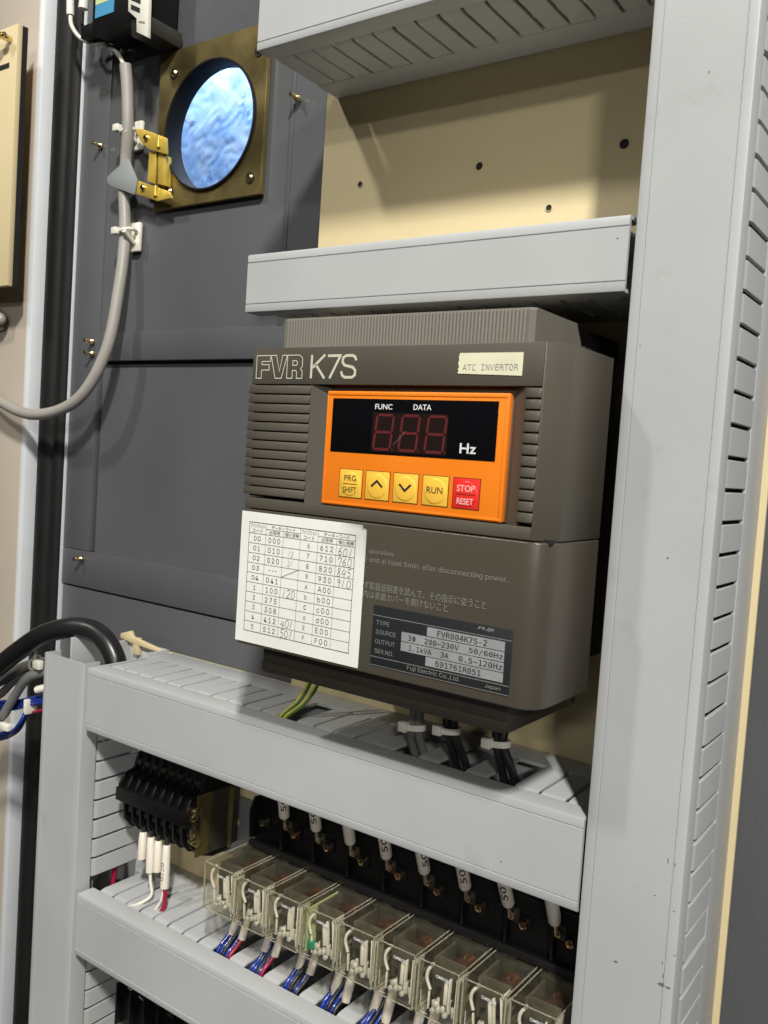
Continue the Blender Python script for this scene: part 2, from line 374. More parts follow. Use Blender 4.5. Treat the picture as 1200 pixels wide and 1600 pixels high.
gas = obj('door_gasket', MB().prism([(-1.6600,.10),(-1.658,.090),(-1.64,.084),(-1.618,.088),(-1.614,.096),(-1.606,.096),(-1.602,.088),(-1.590,.084),(-1.579,.09),(-1.5765,.1),(-1.5765,.118),(-1.6600,.118)], 'Z', -1.9, 1.0), 'rubber', smooth=60)
tag(gas, 'black ribbed rubber gasket strip running up beside the grey rear wall', 'gasket')
post = obj('cabinet_post', MB().prism([(-1.86,.066),(at(53,240,.066).x,.066),(at(53,240,.066).x,.118),(-1.86,.118)], 'Z', -1.9, 1.0), 'post_beige', bev=0.003, segs=3)
tag(post, kind='structure')
obj('side_face', MB().prism([(at(53,240,.066).x+.0005,.070),(at(54,240,.066).x+.001,.064),(at(59,240,.067).x,.068),(-1.6610,.0835),(-1.6605,.118),(at(53,240,.066).x+.0005,.118)], 'Z', -1.9, 1.0), 'post_silver', post, bev=0.0015)
obj('dark_return', MB().box(-2.3, -1.861, .10, .118, -1.9, 1.0), 'dark', post)
obj('lower_face', MB().box(-2.3, -1.8615, .072, .098, -1.9, 0.205), 'post_beige', post)

npan = thing('neighbour_panel', 'cream painted panel edge at the far left with a screw', 'panel', (-1.75, 0.0, 0.29))
obj('sheet', MB().box(-2.1, -1.647, 0.0, 0.012, 0.289, 0.789), 'cream', npan, bev=0.002)
obj('sheet_return', MB().box(-1.6532, -1.6475, 0.0125, 0.023, 0.289, 0.789), 'dark', npan)  # thickness of the cream panel, its shade put into a dark colour
sp = at(8, 58, -0.012); obj('screw', MB().cyl((sp.x, -0.03, sp.z), (sp.x, 0, sp.z), 0.006).cyl((sp.x-0.03, -0.02, sp.z), (sp.x+.012, -0.02, sp.z), 0.0045), 'screw_brass', npan)
sp = at(8, 103, -0.0005); obj('slot', MB().box(sp.x-0.03, sp.x+.014, -0.0006, 0.0, sp.z-.006, sp.z+.004), 'dark', npan)

# blue sheet seen through the opening, lit by an added lamp in place of outside daylight
def blue_sheet():
    nx, nz = 170, 160; mb = MB(); vs = []; rnd = random.Random(3)
    folds = [(rnd.uniform(-1, 1), rnd.uniform(-1, 1), rnd.uniform(14, 190), rnd.uniform(0, 6.3), rnd.uniform(.00015, .0006)) for _ in range(40)]
    for j in range(nz+1):
        for i in range(nx+1):
            u = -1.75 + 0.85*i/nx; w = 0.2 + 0.75*j/nz; u0, w0 = u, w; u += .02*math.sin(w0*23+1)+.008*math.sin(w0*71); w += .02*math.sin(u0*19)+.008*math.sin(u0*83+w0*40)
            h = sum(a*abs(math.sin((cx*u+cz*w)*f+ph)) for cx, cz, f, ph, a in folds)
            vs.append((u0, 0.30 - h, w0))
    mb.add(vs, [(j*(nx+1)+i, j*(nx+1)+i+1, (j+1)*(nx+1)+i+1, (j+1)*(nx+1)+i) for j in range(nz) for i in range(nx)])
    return mb
bs = obj('blue_sheet', blue_sheet(), 'blue_sheet', smooth=25)
tag(bs, 'crumpled pale blue plastic sheet seen through the round opening', 'sheet')
sm = bs.modifiers.new('thickness', 'SOLIDIFY'); sm.thickness = 0.001; sm.offset = 1
area('bay_lamp', (-1.25, 0.17, 0.93), (-1.25, 0.30, 0.55), 0.22, 0.02, 0.62, (1.0, 0.98, 0.95))  # unseen lamp added to brighten the sheet, stands in for daylight from outside

# mounting plate (cream) -------------------------------------------------
plate = obj('mounting_plate', MB().prism([(-.8562,.95),(-.8562,-.3440),(-1.245,-.3440),(-1.245,-1.5),(-.2155,-1.5),(-.2155,.95)], 'Y', 0.0, 0.005), 'cream', bev=0.0008)
tag(plate, 'cream painted steel mounting plate behind the ducts and the inverter', 'mounting plate')
for hx, hz, hr in ((-.7853,.3794,.0048), (-.5950,.379,.0060), (-.4043,.3789,.0070), (-.4934,.316,.0045)):
    obj('drilled_hole', MB().cyl((hx, -0.0006, hz), (hx, -0.0002, hz), hr*0.86, 20), 'dark', plate)
    obj('hole_rim', MB().ring((hx, hz), hr*1.02, hr*0.84, -0.0014, -0.0001, 20), 'cream', plate, bev=0.0004)
tp = thing('plate_tab', 'small cream T-shaped tab sticking up behind the left end of the lower duct', 'tab', (-1.19, -.01, -.345))
obj('strip', MB().prism([(-1.238,-.330),(-1.214,-.322),(-1.208,-.331),(-1.13,-.3415),(-1.135,-.3455),(-1.200,-.3425),(-1.238,-.338)], 'Y', -0.012, -0.004), 'cream', tp, bev=0.0008)
obj('stem', MB().box(-1.205, -1.19, -0.0115, -0.0045, -.36, -.331), 'cream', tp, bev=0.0008)

# ------------------------------------------------------------------ slotted wiring ducts
T = 0.0042
def duct(label, axis, a0, a1, c0, c1, anchor, pitch, ys=0.045, missing_hi=(), missing_lo=(), lipend=0.137, depth=0.165, cover_m='duct', gap=0.0038, sides=(1, -1), base=None, cover_a=None, top_extra=0.0):
    """axis X: length along x, cross c = z; axis Z: length along z, cross c = x.  missing: intervals of the length where fingers are broken out"""
    def P(u, v, y): return (u, y, v) if axis == 'X' else (v, y, u)
    mid = (a0+a1)/2
    root = thing('wiring_duct', label, 'cable duct', P(mid, (c0+c1)/2, 0), 'slotted grey wiring ducts')
    mb = MB()
    lo = P(a0, c0+T, 0); hi = P(a1, c1-T, 0)
    mb.box(min(lo[0],hi[0]), max(lo[0],hi[0]), -T, -0.0004, min(lo[2],hi[2]), max(lo[2],hi[2]))
    obj('back', mb, 'duct', root, bev=0.0004)
    for sd in sides:
        c = c1 if sd > 0 else c0
        lo = P(a0, c, 0); hi = P(a1, c - sd*T, 0)
        obj('side_wall', MB().box(min(lo[0],hi[0]), max(lo[0],hi[0]), -ys, -0.0004, min(lo[2],hi[2]), max(lo[2],hi[2])), 'duct', root, bev=0.0006)
        # fingers share one mesh
        w = (pitch-gap)/2
        outer = [(0,-ys-0.0001),(0,-(lipend-.012)),(-.0012,-(lipend-.006)),(-.0045,-(lipend-.001)),(-.0058,-(lipend+.006)),(-.0058,-(depth-.012))]
        inner = [(o-T, y) for o, y in outer]
        fm = MB().shell(outer, inner, lambda p, t: P(t, p[0]*sd, p[1]), -w, w)
        me, _ = mesh('finger', fm, 'duct', bev=0.0008, segs=1, smooth=40, center=False)
        k0 = math.ceil((a0-anchor)/pitch); u = anchor + k0*pitch
        miss = missing_hi if sd > 0 else missing_lo
        while u + pitch <= a1 + 1e-6:
            m = u + pitch/2
            if not any(p <= m <= q for p, q in miss):
                fo = link('finger', me, Vector(P(m, c + random.uniform(-.0005, .0003)*sd, 0))*K, root)
                fo.rotation_euler = Vector(P(random.uniform(-.006, .006), 0, 0)) if axis == 'X' else Vector((0, 0, random.uniform(-.006, .006)))
            u += pitch
    ca0, ca1 = cover_a if cover_a else (a0, a1)
    W = c1-c0; e = 0.0022; g = 0.0105
    def half(): return [(0,-lipend),(0,-(depth-e)),(e*.3,-(depth-e*.3)),(e,-depth),(g-.0008,-depth),(g-.0003,-depth+.0011),(g+.0003,-depth+.0011),(g+.0008,-depth)]
    h = half(); outer = [(c0+v, y) for v, y in h] + [(c1-v, y) for v, y in h[::-1]]
    i1 = [(.0035,-lipend),(.0035,-(depth-.0045)),(.0037,-(depth-.0043)),(.0045,-(depth-.0042))] + [(x, -(depth-.0042)) for x in (g-.0008, g-.0003, g+.0003, g+.0008)]
    inner = [(c0+v, y) for v, y in i1] + [(c1-v, y) for v, y in i1[::-1]]
    obj('cover', MB().shell(outer, inner, lambda p, t: P(t, p[0], p[1]), ca0, ca1), cover_m, root, smooth=30)
    return root

LB = -0.3891   # slot anchor of the lower duct
d_up = duct('upper horizontal grey slotted duct above the drilled cream plate, seen from below', 'X', -.836, -.3225, .505, .603, -.5232, .0312, ys=.045)
d_mid = duct('middle horizontal grey duct directly above the inverter', 'X', -.8305, -.326, .1757, .2492, -.5, .0312, ys=.045)
d_low = duct('lower horizontal grey duct directly below the inverter, cables entering its top', 'X', -1.1165, -.3225, -.4395, -.3434, LB, .0313, ys=.046,
    missing_hi=[(LB-.0313*2, LB-.0313), (LB-.0313*4, LB-.0313*3), (LB-.0313*6, LB-.0313*5), (LB-.0313*12, LB-.0313*11)], missing_lo=[(-.90,-.33)], lipend=.135)
gaps = [(-.8558+.0624*k, -.8558+.0624*k+.0312) for k in range(9)]
d_bot = duct('lowest horizontal grey duct, in front of and below the clear relays', 'X', -1.1165, -.3225, -.7905, -.6942, -.8558, .0312, ys=.055, missing_hi=gaps)
d_left = duct('short vertical grey duct at the left, its top end open below the black cable', 'Z', -1.02, -.3400, -1.2285, -1.1255, -.6840, .0308, ys=.045, missing_hi=[(-.7148,-.684)], missing_lo=[(-.66,-.33)])
d_right = duct('tall vertical grey duct at the right with smudges near the bottom', 'Z', -.80, .80, -.3200, -.2222, .2681, .0307, ys=.063, lipend=.142, cover_m='duct_stained')
obj('side_wall_end', MB().box(-1.2285, -1.2243, -.118, -.05, -.372, -.322), 'duct', d_left, bev=0.0006)
# smudges and a pen tick on the right duct's cover
for (px, py, s, a) in ((962,1503,.0022,.3),(1044,1345,.0014,1.4),(1034,1538,.0030,.2),(1043,1543,.0022,-.4),(1036,1525,.0012,1.5),(1054,1493,.0010,.4),(1053,1424,.0009,0),(1023,1399,.0009,.2),(1055,1351,.0011,1.2),(1035,1505,.0010,1.3)):
    p = at(px, py, -.1653); mb = MB(); n = 9
    rim = [(p.x + s*random.uniform(.5,1.3)*math.cos(6.283*k/n)*(.42 if a > 1 else 1.2), -.1653, p.z + s*random.uniform(.5,1.3)*math.sin(6.283*k/n)*(2.2 if a > 1 else .6)) for k in range(n)]
    mb.add(rim, [tuple(range(n))]); obj('smudge', mb, 'smudge', d_right)

for root_, pts_ in ((d_low, ((783,1346,.0009),(232,1122,.0006),(560,1215,.0006),(470,1240,.0005))), (d_mid, ((965,372,.0009),(800,425,.0005),(455,440,.0005))), (d_bot, ((262,1505,.0007),(300,1548,.0006))), (d_right, ((1108,112,.0009),(1043,872,.0010),(1000,540,.0006)))):
    for px, py, s_ in pts_:
        p = at(px, py, -.1653); n = 7
        obj('speck', MB().add([(p.x + s_*random.uniform(.6,1.3)*math.cos(6.283*k/n), -.1653, p.z + s_*random.uniform(.6,1.3)*math.sin(6.283*k/n)) for k in range(n)], [tuple(range(n))]), 'smudge', root_)
# ------------------------------------------------------------------ inverter
IX0, IX1, IZ0, IZ1, IY = -.7225, -.34, -.2225, .115, -.26
inv = thing('inverter', 'brown-grey motor inverter with orange keypad and a white paper label', 'inverter', (-.53, 0, -.26))
fullp = [(IX0,-.141),(IX0,IY+.004),(IX0+.004,IY),(-.3587,IY),(-.3587,-.141)]
colp = [(-.3586,-.141),(-.3586,IY),(-.3572,IY),(IX1,-.236),(IX1,-.141)]
corep = [(IX0,-.141),(IX0,-.2505),(-.3587,-.2505),(-.3587,-.141)]
hb = MB(); hb.prism(fullp, 'Z', .0748, IZ1)
housing = obj('housing', hb, 'inv', inv, bev=0.0009, segs=2)
obj('corner_column', MB().prism(colp, 'Z', -.0655, IZ1), 'inv', housing, bev=0.0009, segs=2)
obj('middle_housing', MB().prism(corep, 'Z', -.0520, .0747), 'inv', housing, bev=0.0006)
obj('sill', MB().prism(fullp, 'Z', -.0655, -.0535), 'inv', housing, bev=0.0010)
obj('keypad_cheek', MB().prism([(-.6315,-.2592),(-.6100,-.2509),(-.6315,-.2504)], 'Z', -.0534, .0746), 'inv', housing)
obj('keypad_cheek', MB().prism([(-.3740,-.2592),(-.3740,-.2504),(-.3895,-.2509)], 'Z', -.0534, .0746), 'inv', housing)
pit = .01038
def slat_mesh(w):
    pr = [(-.2504,-.0047),(-.2598,-.0047),(-.2604,-.0041),(-.2596,.0038),(-.2584,.0047),(-.2504,.0047)]
    return mesh('slat', MB().prism(pr, 'X', -w/2, w/2), 'inv', bev=0.0003, segs=1, center=False)[0]
sm1 = slat_mesh(.0905); sm2 = slat_mesh(.0152)
for k in range(12):
    z = .0690 - pit*k
    link('slat', sm1, Vector((-.6773, 0, z))*K, housing); link('slat', sm2, Vector((-.3663, 0, z))*K, housing)
r = .018; arc = [(IX1-r+r*math.sin(a), IY+r-r*math.cos(a)) for a in [math.pi/2*k/6 for k in range(7)]]
arc = [(-.364,IY),(-.357,IY+.0006),(-.3505,IY+.0035),(-.3455,IY+.0095),(-.342,IY+.018),(IX1,IY+.028)]
cover = obj('terminal_cover', MB().prism([(IX0,-.141),(IX0,IY+.004),(IX0+.004,IY)] + arc + [(IX1,-.141)], 'Z', IZ0, -.0668), 'inv_cover', inv, bev=0.0018, segs=3, smooth=40)
obj('seam', MB().box(IX0+.003, IX1-.0025, -.25, -.15, -.068, -.064), 'chassis', inv)
# hood with fine vertical ridges
hx0, hx1 = -.6950, -.3805; n = 74; zz = []
for k in range(n):
    x = hx0+.008 + (hx1-hx0-.016)*k/n; dx = (hx1-hx0-.016)/n
    zz += [(x, -.2420), (x+dx*.25, -.2427), (x+dx*.55, -.2427), (x+dx*.8, -.2420)]
prof = [(hx0,-.144),(hx0,-.236),(hx0+.005,-.2420)] + zz + [(hx1-.005,-.2425),(hx1,-.238),(hx1,-.144)]
hm = MB(); m_ = len(prof)
def hy(p, z): return p[1] + (0.03 if p[1] > -.2 and z < .13 else 0)
vs = []
for z, sh in ((.108,0),(.1478,0),(.1503,.0025)):
    for p in prof: vs.append((p[0]*(1) + (sh if p[0] < -.6 and p[0] < hx0+.0001 else 0), hy(p, z) + (sh if p[1] < -.2 else 0), z))
fs = [(l*m_+i, l*m_+(i+1) % m_, (l+1)*m_+(i+1) % m_, (l+1)*m_+i) for l in range(2) for i in range(m_)]
fs += [tuple(range(m_))[::-1], tuple(range(2*m_, 3*m_))]
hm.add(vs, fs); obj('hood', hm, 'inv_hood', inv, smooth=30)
obj('heat_sink', MB().box(-.700, -.372, -.1405, -.0005, -.205, .128), 'chassis', inv, bev=0.002)
for k in range(12): obj('fin', MB().box(-.69+.027*k, -.684+.027*k, -.135, -.012, .128, .150), 'chassis', inv)
sk = MB().prism([(-.226,-.2224),(-.226,-.2475),(-.2235,-.2575),(-.215,-.2600),(-.06,-.2600),(-.06,-.2224)], 'X', -.7085, -.3855)
skirt = obj('terminal_skirt', sk, 'skirt', inv, bev=0.001)
obj('lip', MB().box(-.7090, -.3850, -.2285, -.2262, -.2585, -.2470), 'inv', skirt, bev=0.0006)  # light caught by the skirt's lower edge, put into a lighter strip
# keypad
kp = obj('keypad', MB().prism([(-.6088,-.0524),(-.3910,-.0524),(-.3910,.0684),(-.6088,.0684)], 'Y', -.2585, -.2503), 'orange', inv, bev=0.0014, segs=3)
rim = MB()
for o_, w_ in ((.0030,.0012),):
    rim.stroke([(-.6088+o_,-.0524+o_),(-.3910-o_,-.0524+o_),(-.3910-o_,.0684-o_),(-.6088+o_,.0684-o_)], w_, -.2590, close=True)
mb = MB()
for x0, x1, z0, z1 in ((-.6075,-.3923,.0640,.0671),(-.6075,-.3923,-.0511,-.0488),(-.6075,-.6056,-.0486,.0638),(-.3944,-.3923,-.0486,.0638)):
    mb.box(x0, x1, -.2592, -.2583, z0, z1)
obj('bezel_rim', mb, 'orange', kp, bev=0.0004)
obj('display_window', MB().box(-.6000, -.4016, -.2591, -.2584, .0043, .0607), 'display', kp, bev=0.0003)
obj('led_window', MB().box(-.5462, -.4553, -.25935, -.25912, .0068, .0471), 'led_window', kp)
def digit(x, mb):
    x0, x1, z0, z1 = x, x+.0206, .0096, .0444; zm = (z0+z1)/2; sl = .003/(z1-z0)
    def S(px, pz): return (px + sl*(pz-z0) - .0012, pz)
    w = .0026; g = .0006
    for a, b in (((x0+g,z1),(x1-g,z1)), ((x0+g,zm),(x1-g,zm)), ((x0+g,z0),(x1-g,z0)), ((x0,z1-g),(x0,zm+g)), ((x1,z1-g),(x1,zm+g)), ((x0,zm-g),(x0,z0+g)), ((x1,zm-g),(x1,z0+g))):
        ho = abs(a[0]-b[0]) > abs(a[1]-b[1]); p, q = a, b
        if ho: pts = [(p[0],p[1]),(p[0]+w/2,p[1]+w/2),(q[0]-w/2,p[1]+w/2),(q[0],p[1]),(q[0]-w/2,p[1]-w/2),(p[0]+w/2,p[1]-w/2)]
        else: pts = [(p[0],p[1]),(p[0]+w/2,p[1]-w/2),(p[0]+w/2,q[1]+w/2),(p[0],q[1]),(p[0]-w/2,q[1]+w/2),(p[0]-w/2,p[1]-w/2)]
        mb.add([(*[S(*t)][0][:1], -.25960, S(*t)[1]) for t in pts], [tuple(range(6))])
    cx, cz = S(x1+.0032, z0); mb.add([(cx+.0011*math.cos(k), -.25960, cz+.0011*math.sin(k)) for k in [6.283*i/8 for i in range(8)]], [tuple(range(8))])
for x in (-.5420, -.5105, -.4792):
    mb = MB(); digit(x, mb); obj('led_digit', mb, 'led_seg', kp, smooth=0)
mb = MB(); mb.stroke([(-.5188,.0145),(-.5122,.0205),(-.5040,.0290)], .0003, -.25970); obj('scratch', mb, 'ink_grey', kp, smooth=0)
mb = MB()
put_text(mb, 'FUNC', -.5440, -.5225, .0501, .0556, -.2594, bold=.012); put_text(mb, 'DATA', -.4968, -.4757, .0505, .0560, -.2594, bold=.012); put_text(mb, 'Hz', -.4404, -.4222, .0102, .0200, -.2594, bold=.015)
obj('display_lettering', mb, 'ink_white', kp, smooth=0)
keys = [(-.5850,-.5544),(-.5505,-.5197),(-.5155,-.4849),(-.4803,-.4497),(-.4452,-.4148)]
for i, (x0, x1) in enumerate(keys):
    mk = 'key_red' if i == 4 else 'key_yellow'
    obj('key_border', MB().box(x0, x1, -.2589, -.2584, -.0430, -.0128), 'key_edge', kp)
    kb = obj('key', MB().box(x0+.0007, x1-.0007, -.2592, -.2588, -.0423, -.0135), mk, kp, bev=0.0002)
    kb['label'] = ['yellow PRG SHIFT key', 'yellow up arrow key', 'yellow down arrow key', 'yellow RUN key', 'red STOP RESET key'][i]
    cx, cz = (x0+x1)/2, -.0279; mb = MB(); seg = 28; vs = []
    for rr, yy in ((.0128,-.2591),(.0120,-.2597),(.0108,-.2600)): vs += [(cx+rr*math.cos(6.28319*k/seg), yy, cz-.0006+rr*math.sin(6.28319*k/seg)) for k in range(seg)]
    fs = [(l*seg+k, l*seg+(k+1) % seg, (l+1)*seg+(k+1) % seg, (l+1)*seg+k) for l in range(2) for k in range(seg)] + [tuple(range(2*seg, 3*seg))]
    mb.add(vs, fs); obj('key_dome', mb, mk, kp, smooth=50)
    mb = MB(); y = -.2603
    if i == 0:
        put_text(mb, 'PRG', cx-.0078, cx+.0078, -.0253, -.0193, y, bold=.002); put_text(mb, 'SHIFT', cx-.0090, cx+.0090, -.0375, -.0315, y, bold=.002); mb.stroke([(cx-.0092,-.0284),(cx+.0092,-.0284)], .0006, y)
    elif i == 1: mb.stroke([(cx-.0070,-.0290),(cx,-.0230),(cx+.0070,-.0290)], .0023, y)
    elif i == 2: mb.stroke([(cx-.0070,-.0240),(cx,-.0305),(cx+.0070,-.0240)], .0023, y)
    elif i == 3: put_text(mb, 'RUN', cx-.0092, cx+.0092, -.0305, -.0240, y, bold=.002)
    else:
        put_text(mb, 'STOP', cx-.0098, cx+.0098, -.0262, -.0200, y, bold=.006); put_text(mb, 'RESET', cx-.0090, cx+.0090, -.0385, -.0325, y, bold=.006)
    obj('key_lettering', mb, 'ink_pinkwhite' if i == 4 else 'ink_dark', kp, smooth=0)
    if i == 4:
        mb = MB(); mb.stroke([(cx-.0105,-.0287),(cx+.0105,-.0287)], .0006, y); obj('key_line', mb, 'key_edge', kp, smooth=0)
# printed name on the header: outlined FVR, plain K7S
mb = MB(); y = IY-.0004; z0, z1 = .0812, .1064; W = .0010
def sc(pts, x0, x1): return [(x0+(x1-x0)*a, z0+(z1-z0)*b) for a, b in pts]
mb.stroke(sc([(0,0),(0,1),(1,1),(1,.74),(.38,.74),(.38,.60),(.92,.60),(.92,.36),(.38,.36),(.38,0)], -.7128, -.6920), W, y, True)
mb.stroke(sc([(0,1),(.34,1),(.56,.30),(.72,1),(1,1),(.70,0),(.32,0)], -.6915, -.6675), W, y, True)
mb.stroke(sc([(0,0),(0,1),(.78,1),(.97,.88),(1,.52),(.88,.42),(1,.3),(1,0),(.64,0),(.64,.28),(.55,.34),(.36,.34),(.36,0)], -.6668, -.6446), W, y, True)
mb.stroke(sc([(.36,.56),(.36,.76),(.58,.76),(.66,.70),(.66,.60),(.58,.56)], -.6668, -.6446), W, y, True)
w2 = .0029
mb.stroke(sc([(0,0),(0,1)], -.6318, -.6120), w2, y); mb.stroke(sc([(.92,1),(.08,.45)], -.6318, -.6120), w2, y); mb.stroke(sc([(.30,.58),(.95,0)], -.6318, -.6120), w2, y)
mb.stroke(sc([(0,.95),(1,.95),(.22,0)], -.6098, -.5928), w2, y)
mb.stroke(sc([(1,.74),(.92,.88),(.74,.95),(.28,.95),(.08,.86),(.05,.68),(.20,.55),(.80,.46),(.97,.32),(.95,.14),(.76,.05),(.25,.05),(.06,.14),(0,.30)], -.5905, -.5715), w2, y)
obj('name_lettering', mb, 'ink_cream', inv, smooth=0)
# label tape
tape = obj('name_tape', MB().prism([(-.4474,.0862),(-.4480,.0872),(-.4470,.0885),(-.4479,.0905),(-.4468,.0925),(-.4480,.0960),(-.4470,.0990),(-.4476,.1020),(-.4466,.1058),(-.3793,.1056),(-.3793,.0842)], 'Y', IY-.0007, IY-.0001), 'tape', inv)
mb = MB(); put_text(mb, 'ATC INVERTOR', -.4425, -.3833, .0893, .0952, IY-.0011, font='mono'); obj('tape_lettering', mb, 'ink_pale', tape, smooth=0)
# paper label with its table
pl = MB(); pz = lambda x, z: (x, IY-.0009 - (.0035*max(0, (x+.5475)/.004)*max(0, (z+.0745)/.005) if x > -.5475 and z > -.0745 else 0), z)
xs = [-.7216,-.68,-.63,-.58,-.5475,-.5436]; zs = [-.2190,-.19,-.15,-.11,-.0745,-.0697]
vs = [pz(x, z) for z in zs for x in xs]; nx = len(xs)
vs[-1] = (-.5468, IY-.0046, -.0702)
fs = [(j*nx+i, j*nx+i+1, (j+1)*nx+i+1, (j+1)*nx+i) for j in range(len(zs)-1) for i in range(nx-1)]
vs2 = [(x, yv+.0006, z) for x, yv, z in vs]; nv = len(vs)
fs2 = [tuple(nv+i for i in f[::-1]) for f in fs]
pl.add(vs+vs2, fs+fs2); lab = obj('paper_label', pl, 'paper', inv, smooth=60)
lab['label'] = 'white paper label with a table of function codes and pencilled values'
GX = [-.7085,-.6828,-.6566,-.6320,-.6071,-.5815,-.5566]; GZ = [-.0812,-.0936] + [-.0936-.01119*k for k in range(1, 11)]; gy = IY-.00125; ln = MB()
lw = .00042
ln.stroke([(GX[0],GZ[0]),(GX[6],GZ[0]),(GX[6],GZ[-1]),(GX[0],GZ[-1])], lw*1.7, gy, True)
for z in GZ[1:-1]: ln.stroke([(GX[0],z),(GX[6],z)], lw, gy)
for i in (1, 3, 4): ln.stroke([(GX[i],GZ[0]),(GX[i],GZ[-1])], lw, gy-.00003)
for i in (2, 5): ln.stroke([(GX[i],(GZ[0]+GZ[1])/2),(GX[i],GZ[-1])], lw, gy-.00003)
for a, b in ((1,3),(4,6)): ln.stroke([(GX[a],(GZ[0]+GZ[1])/2),(GX[b],(GZ[0]+GZ[1])/2)], lw, gy)
ln.stroke([(GX[2],GZ[5]),(GX[3],GZ[4])], lw*1.3, gy)
obj('table_lines', ln, 'ink_print', lab, smooth=0)
tx = MB(); hw = MB(); ty = IY-.0013; zt, zm, zb = GZ[0], (GZ[0]+GZ[1])/2, GZ[1]
for o_ in (0, 3):
    put_text(tx, 'ファンクション', GX[o_]+.0020, GX[o_+1]-.0016, zm+.0004, zt-.0012, ty); put_text(tx, 'コード', GX[o_]+.0050, GX[o_+1]-.0050, zb+.0010, zm-.0010, ty)
    put_text(tx, 'データーコード', GX[o_+1]+.0080, GX[o_+3]-.0080, zm+.0008, zt-.0012, ty)
    put_text(tx, '出荷時', GX[o_+1]+.0050, GX[o_+2]-.0050, zb+.0010, zm-.0008, ty); put_text(tx, '御使用時', GX[o_+2]+.0025, GX[o_+3]-.0020, zb+.0010, zm-.0008, ty, bold=.006)
rows = [(('00','000',''),('6','612','601')), (('01','010','12'),('7','710','760')), (('02','020','21'),('8','820','845')), (('03','---',''),('9','930','910')), (('04','041',''),('A','A00','')),
        (('1','100','120'),('b','b00','')), (('2','275',''),('c','c00','')), (('3','308',''),('d','d00','')), (('4','412','401'),('E','E00','')), (('5','512','501'),('F','F00',''))]
for k, (L, Rr) in enumerate(rows):
    z1 = GZ[1+k]; z0 = GZ[2+k]
    for o_, (a, b, c) in ((0, L), (3, Rr)):
        cx = (GX[o_]+GX[o_+1])/2; cw = .0105 if len(a) == 2 else .0044
        sm_ = .0004 if a in 'AbcdEF' else 0
        put_text(tx, a, cx-cw/2 if len(a) == 2 else cx, cx+cw/2 if len(a) == 2 else None, z0+.0030, z1-.0028-sm_, ty, space=1.1)
        cx = (GX[o_+1]+GX[o_+2])/2
        if b == '---': put_text(tx, b, cx-.0060, cx+.0060, (z0+z1)/2-.0003, (z0+z1)/2+.0003, ty)
        else:
            put_text(tx, b, cx-.0088, cx+.0088, z0+.0026, z1-.0026, ty, space=1.25)
        if c:
            if c in ('12', '21'): hw = MB(); hand(hw, c, GX[o_+2]+.008, GX[o_+3]-.008, z0+.002, z1-.003, ty, .00035)
            else: hw = MB(); hand(hw, c, GX[o_+2]+.0025, GX[o_+3]-.0025, z0+.0008, z1-.0018, ty, .00062)
            obj('pencil_value', hw, 'pencil', lab, smooth=0)
obj('table_print', tx, 'ink_print', lab, smooth=0)
# warning text on the cover
mb = MB(); y = IY-.0004
put_text(mb, 'operation.', -.5395, -.5068, -.0990, -.0930, y); put_text(mb, 'r and at least 5min. after disconnecting power.', -.5425, -.3782, -.1080, -.1012, y)
mb.stroke([(-.5410,-.1130),(-.5402,-.1130)], .0010, y)
put_text(mb, '必ず取扱説明書を読んで、その指示に従うこと', -.5500, -.3985, -.1352, -.1268, y); put_text(mb, '以内は表面カバーを開けないこと', -.5500, -.4402, -.1443, -.1362, y)
obj('warning_lettering', mb, 'ink_grey', cover, smooth=0)
# rating plate
npz = [(-.5281,-.2110),(-.3676,-.2122),(-.3692,-.1494),(-.5283,-.1500)]
npl = obj('rating_plate', MB().box(-.5281, -.3682, IY-.0008, IY-.0001, -.2115, -.1497), 'nameplate', inv, bev=0.0003)
mb = MB()
for z in (-.1600, -.2026): mb.stroke([(-.5281,z),(-.3682,z)], .0007, IY-.0011)
mb.stroke([(-.5281,-.2113),(-.3682,-.2113)], .0006, IY-.0011)
obj('plate_lines', mb, 'nameplate_line', npl, smooth=0)
for x0, x1, z0, z1 in ((-.4615,-.3756,-.1708,-.1619), (-.4914,-.3756,-.1809,-.1716), (-.4914,-.3754,-.1907,-.1817), (-.4610,-.3752,-.2003,-.1915)):
    obj('silver_field', MB().box(x0, x1, IY-.0011, IY-.00081, z0, z1), 'nameplate_silver', npl)
mb = MB(); y = IY-.0014
put_text(mb, 'FVR004K7S-2', -.4495, -.3943, -.1692, -.1636, y, bold=.004, font='mono'); put_text(mb, '3Φ', -.4830, -.4740, -.1790, -.1736, y, bold=.004, font='mono'); put_text(mb, '200~230V', -.4635, -.4245, -.1790, -.1736, y, bold=.004, font='mono'); put_text(mb, '50/60Hz', -.4130, -.3766, -.1790, -.1736, y, bold=.004, font='mono')
put_text(mb, '1.1kVA', -.4815, -.4545, -.1888, -.1834, y, bold=.004, font='mono'); put_text(mb, '3A', -.4440, -.4350, -.1888, -.1834, y, bold=.004, font='mono'); put_text(mb, '0.5~120Hz', -.4235, -.3765, -.1888, -.1834, y, bold=.004, font='mono')
put_text(mb, '691761R051', -.4494, -.3986, -.1987, -.1932, y, bold=.004, font='mono')
obj('plate_data', mb, 'ink_dark', npl, smooth=0)
mb = MB(); y = IY-.0011
for s, z in (('TYPE', -.1648), ('SOURCE', -.1742), ('OUTPUT', -.1842), ('SER.NO.', -.1940)):
    put_text(mb, s, -.5233, -.5233 + {'TYPE': .0165, 'SOURCE': .0250, 'OUTPUT': .0245, 'SER.NO.': .0235}[s], z-.0046, z, y)
put_text(mb, 'Fuji Electric Co.,Ltd.', -.4820, -.4210, -.2094, -.2040, y); put_text(mb, 'Japan', -.3935, -.3770, -.2092, -.2048, y)
obj('plate_caption', mb, 'ink_grey', npl, smooth=0)
